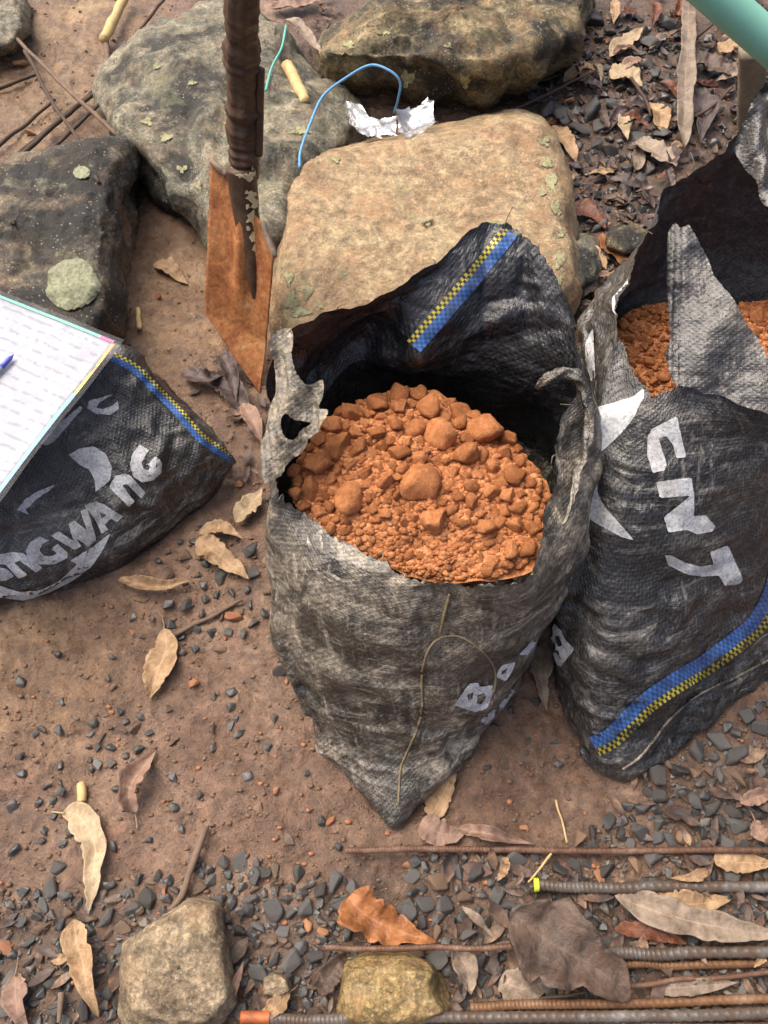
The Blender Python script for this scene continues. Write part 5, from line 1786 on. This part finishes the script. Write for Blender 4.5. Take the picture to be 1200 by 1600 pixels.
for poly, sp, (r0, r1), colr, lab, cnt in ZONES:
    xs_, ys_ = [p[0] for p in poly], [p[1] for p in poly]
    k = t = 0
    while k < cnt and t < cnt * 40:
        t += 1
        x, y = random.uniform(min(xs_), max(xs_)), random.uniform(min(ys_), max(ys_))
        if not inside((x, y), [poly]):
            continue
        r = r0 + (r1 - r0) * random.random() ** 1.6
        if any((x - a) ** 2 + (y - b) ** 2 < c * c for a, b, c in blockers):
            continue
        if any((x - a) ** 2 + (y - b) ** 2 < (0.66 * sp * (r + c)) ** 2 for a, b, c in placed[-420:]):
            continue
        placed.append((x, y, r))
        stones.append((x, y, r, colr, lab, 0.05 if 'mud' in lab or 'cluster' in lab or 'group' in lab else 0.2))
        k += 1
stones.sort(key=lambda s: -s[2])


def put_chip(o, x, y, r, lift):
    p = G(x, y, 0)
    s = r / FOC * np.dot(p - EYE, FWD)
    o.location = (p[0], p[1], p[2] + s * (lift + random.uniform(-.1, .15)))
    o.scale = (s * random.uniform(.9, 1.15), s * random.uniform(.85, 1.1), s * random.uniform(.8, 1.2))
    o.rotation_euler = (random.uniform(-.45, .45), random.uniform(-.45, .45), random.uniform(0, 6.28))


for i, (x, y, r, colr, lab, lift) in enumerate(stones[:300]):
    if colr == 'grey' and random.random() < .14:
        colr = 'brown'
        lab = lab.replace('grey', 'brown')
    o = bpy.data.objects.new('gravel_stone', random.choice(CHIPS[colr]))
    COL.objects.link(o)
    put_chip(o, x, y, r, lift)
    hor = 'far left' if x < 240 else 'left' if x < 480 else 'middle' if x < 720 else 'right' if x < 960 else 'far right'
    size = 'large ' if r > 17 else 'small ' if r < 12.5 else ''
    tag(o, size + lab + ', ' + hor, 'gravel stone', lab.replace('gravel stone', 'gravel stones'))


def joined(name, label, items, meshes_of, mat, cat):
    VV, FFs, off = [], [], 0
    for x, y, r, key, lift in items:
        me = random.choice(meshes_of[key])
        p = G(x, y, 0)
        s = r / FOC * np.dot(p - EYE, FWD)
        Mx = Matrix.Rotation(random.uniform(0, 6.28), 3, 'Z') @ Matrix.Rotation(random.uniform(-.6, .6), 3, 'X') @ Matrix.Rotation(random.uniform(-.6, .6), 3, 'Y')
        A = np.array([v.co[:] for v in me.vertices]) @ np.array(Mx).T * s + np.array([p[0], p[1], p[2] + s * lift])
        VV.append(A)
        FFs += [tuple(i + off for i in f.vertices) for f in me.polygons]
        off += len(A)
    if VV:
        o = mk(name, np.vstack(VV), FFs, mat, smooth=False)
        tag(o, label, cat, None, 'stuff')


rest = stones[300:]
rest_br = [(x, y, r, 'brown', .15) for x, y, r, c, l, f in rest if c == 'grey' and int(x * 7 + y) % 5 == 0]
rest = [q for q in rest if not (q[3] == 'grey' and int(q[0] * 7 + q[1]) % 5 == 0)]
joined('gravel', 'small brown stones among the grey gravel', rest_br, CHIPS, M_CHIP_BR, 'gravel')
joined('gravel', 'small grey gravel filling in between the larger stones', [(x, y, r, c, .2) for x, y, r, c, l, f in rest if c == 'grey'], CHIPS, M_CHIP, 'gravel')
joined('gravel', 'small dark gravel on the upper right ground', [(x, y, r, c, .2) for x, y, r, c, l, f in rest if c == 'dark'], CHIPS, M_CHIP_DK, 'gravel')
fine = []
for poly, sp, rr_, colr, lab, cnt in ZONES[:6]:
    xs_, ys_ = [p[0] for p in poly], [p[1] for p in poly]
    for _ in range(int(cnt * 2.2)):
        x, y = random.uniform(min(xs_), max(xs_)), random.uniform(min(ys_), max(ys_))
        if inside((x, y), [poly]):
            fine.append((x, y, random.uniform(3, 7.5), colr, .25))
joined('grit', 'fine grey grit between the gravel stones', [f for f in fine if f[3] == 'grey'], CHIPS, M_CHIP, 'grit')
joined('grit', 'fine dark grit on the upper right ground', [f for f in fine if f[3] == 'dark'], CHIPS, M_CHIP_DK, 'grit')

# orange pebbles one can pick out
for x, y, r, lab in ((368, 966, 15, 'orange red clay lump near the grey stick, left of the middle sack'), (206, 988, 8, 'small orange pebble left of the pale tan leaf'),
                     (375, 758, 10, 'orange pebble right of the left sack'), (885, 160, 15, 'orange clay piece on the dark gravel'), (928, 112, 8, 'round reddish pebble on the dark gravel'),
                     (948, 68, 7, 'small red pebble above the cream leaf'), (998, 93, 8, 'orange pebble between the cream leaves'), (1000, 210, 11, 'orange clay bit below the oval leaf'),
                     (868, 170, 8, 'brown pebble beside the orange clay piece'), (862, 192, 8, 'small brown pebble at the tan stone edge'), (912, 8, 9, 'orange pebble at the top edge'),
                     (640, 1352, 13, 'orange clay lump under the uppermost bar'), (505, 1455, 11, 'orange stone left of the orange leaf'), (480, 1447, 12, 'second orange stone left of the orange leaf'),
                     (262, 1395, 10, 'pinkish round pebble by the dark stick'), (432, 1236, 8, 'small orange pebble on the open mud'), (517, 1283, 10, 'orange chip on the mud left of the sack tip'),
                     (12, 1480, 14, 'reddish stone at the left edge'), (935, 1368, 13, 'orange clay bit above the painted bar'), (820, 1294, 8, 'orange pebble above the uppermost bar'),
                     (978, 1305, 10, 'brown orange stone touching the uppermost bar'), (304, 1068, 10, 'brown pebble on the mud right of the pale tan leaf'), (250, 462, 9, 'yellowish pebble on the bare earth left of the shovel'),
                     (33, 102, 12, 'pinkish pebble on the sandy bank'), (48, 210, 10, 'brown pebble beside the stick bundle')):
    o = bpy.data.objects.new('pebble', random.choice(CHIPS['orange']))
    COL.objects.link(o)
    put_chip(o, x, y, r, .35)
    tag(o, lab, 'pebble', 'pebbles picked out on the ground')

# crumbs over all the open ground
def on_ground(xy):
    p = np.array([P(x, y, 0) for x, y in xy])
    h = ground_h(p[:, 0], p[:, 1])
    p = EYE + (p - EYE) * ((h - CAM_H) / -CAM_H)[:, None]
    return p


litter_v, litter_f = [], []
lx = []
for (x0, x1, y0, y1), cnt in (((860, 1200, -10, 330), 330), ((880, 1040, 300, 540), 140), ((680, 1220, 1335, 1610), 130), ((380, 680, 1480, 1610), 20), ((0, 380, 1390, 1610), 16), ((290, 430, 560, 760), 40), ((430, 540, -10, 60), 30), ((960, 1210, 1180, 1320), 30)):
    lx += [(random.uniform(x0, x1), random.uniform(y0, y1)) for _ in range(cnt)]
lp_ = on_ground(lx)
for i, p in enumerate(lp_):
    L_ = random.uniform(.006, .022)
    W_ = L_ * random.uniform(.22, .5)
    a = random.uniform(0, 6.28)
    t = np.array([math.cos(a), math.sin(a), random.uniform(-.3, .3)])
    sd_ = np.array([-math.sin(a), math.cos(a), random.uniform(-.4, .4)])
    up_ = np.array([0, 0, 1.0])
    b = p + up_ * random.uniform(.004, .016)
    k = len(litter_v)
    for f, w_ in ((-1, .1), (-.45, .8), (.1, 1), (.6, .7), (1, .08)):
        cz = up_ * (L_ * .25 * (f * f - .4) * random.uniform(.2, 1))
        litter_v += [b + t * L_ * f - sd_ * W_ * w_ + cz + up_ * W_ * .4 * random.random(), b + t * L_ * f + cz, b + t * L_ * f + sd_ * W_ * w_ + cz + up_ * W_ * .4 * random.random()]
    for q in range(4):
        for e in range(2):
            litter_f.append((k + q * 3 + e, k + q * 3 + e + 1, k + q * 3 + e + 4, k + q * 3 + e + 3))
g = M('mixed_leaf_litter', 0.55, 0.4)
lc = g.ramp(g.noise(26, 4, 0.7), [(0.34, (0.03, 0.02, 0.016)), (0.47, (0.07, 0.045, 0.036)), (0.58, (0.14, 0.085, 0.055)), (0.68, (0.28, 0.18, 0.10))])
g.col(g.mix(0.6, lc, g.ramp(g.noise(200, 4, 0.7), [(0.33, 0.5), (0.66, 1.5)]), 'MULTIPLY'))
tag(mk('leaf_litter', np.array(litter_v), litter_f, g.m), 'small dead leaf scraps and dark litter among the gravel', 'litter', None, 'stuff')

pts, rad, pts2, rad2 = [], [], [], []
for p in on_ground([(random.uniform(-40, 1240), random.uniform(-20, 1620)) for _ in range(7000)]):
    r = random.choice([.001, .0013, .0016, .002, .0026, .0034])
    p[2] += r * .3
    if random.random() < .10:
        pts2.append(p)
        rad2.append(r * 1.2)
    else:
        pts.append(p)
        rad.append(r)
crumbs('earth_crumbs', 'crumbs of brown earth strewn over the ground', pts, rad, M_CRUMB)
crumbs('earth_crumbs', 'specks of orange earth strewn over the ground', pts2, rad2, M_PEB_OR)
for o in bpy.data.objects:
    for k in ('_org', '_v'):
        if k in o:
            del o[k]
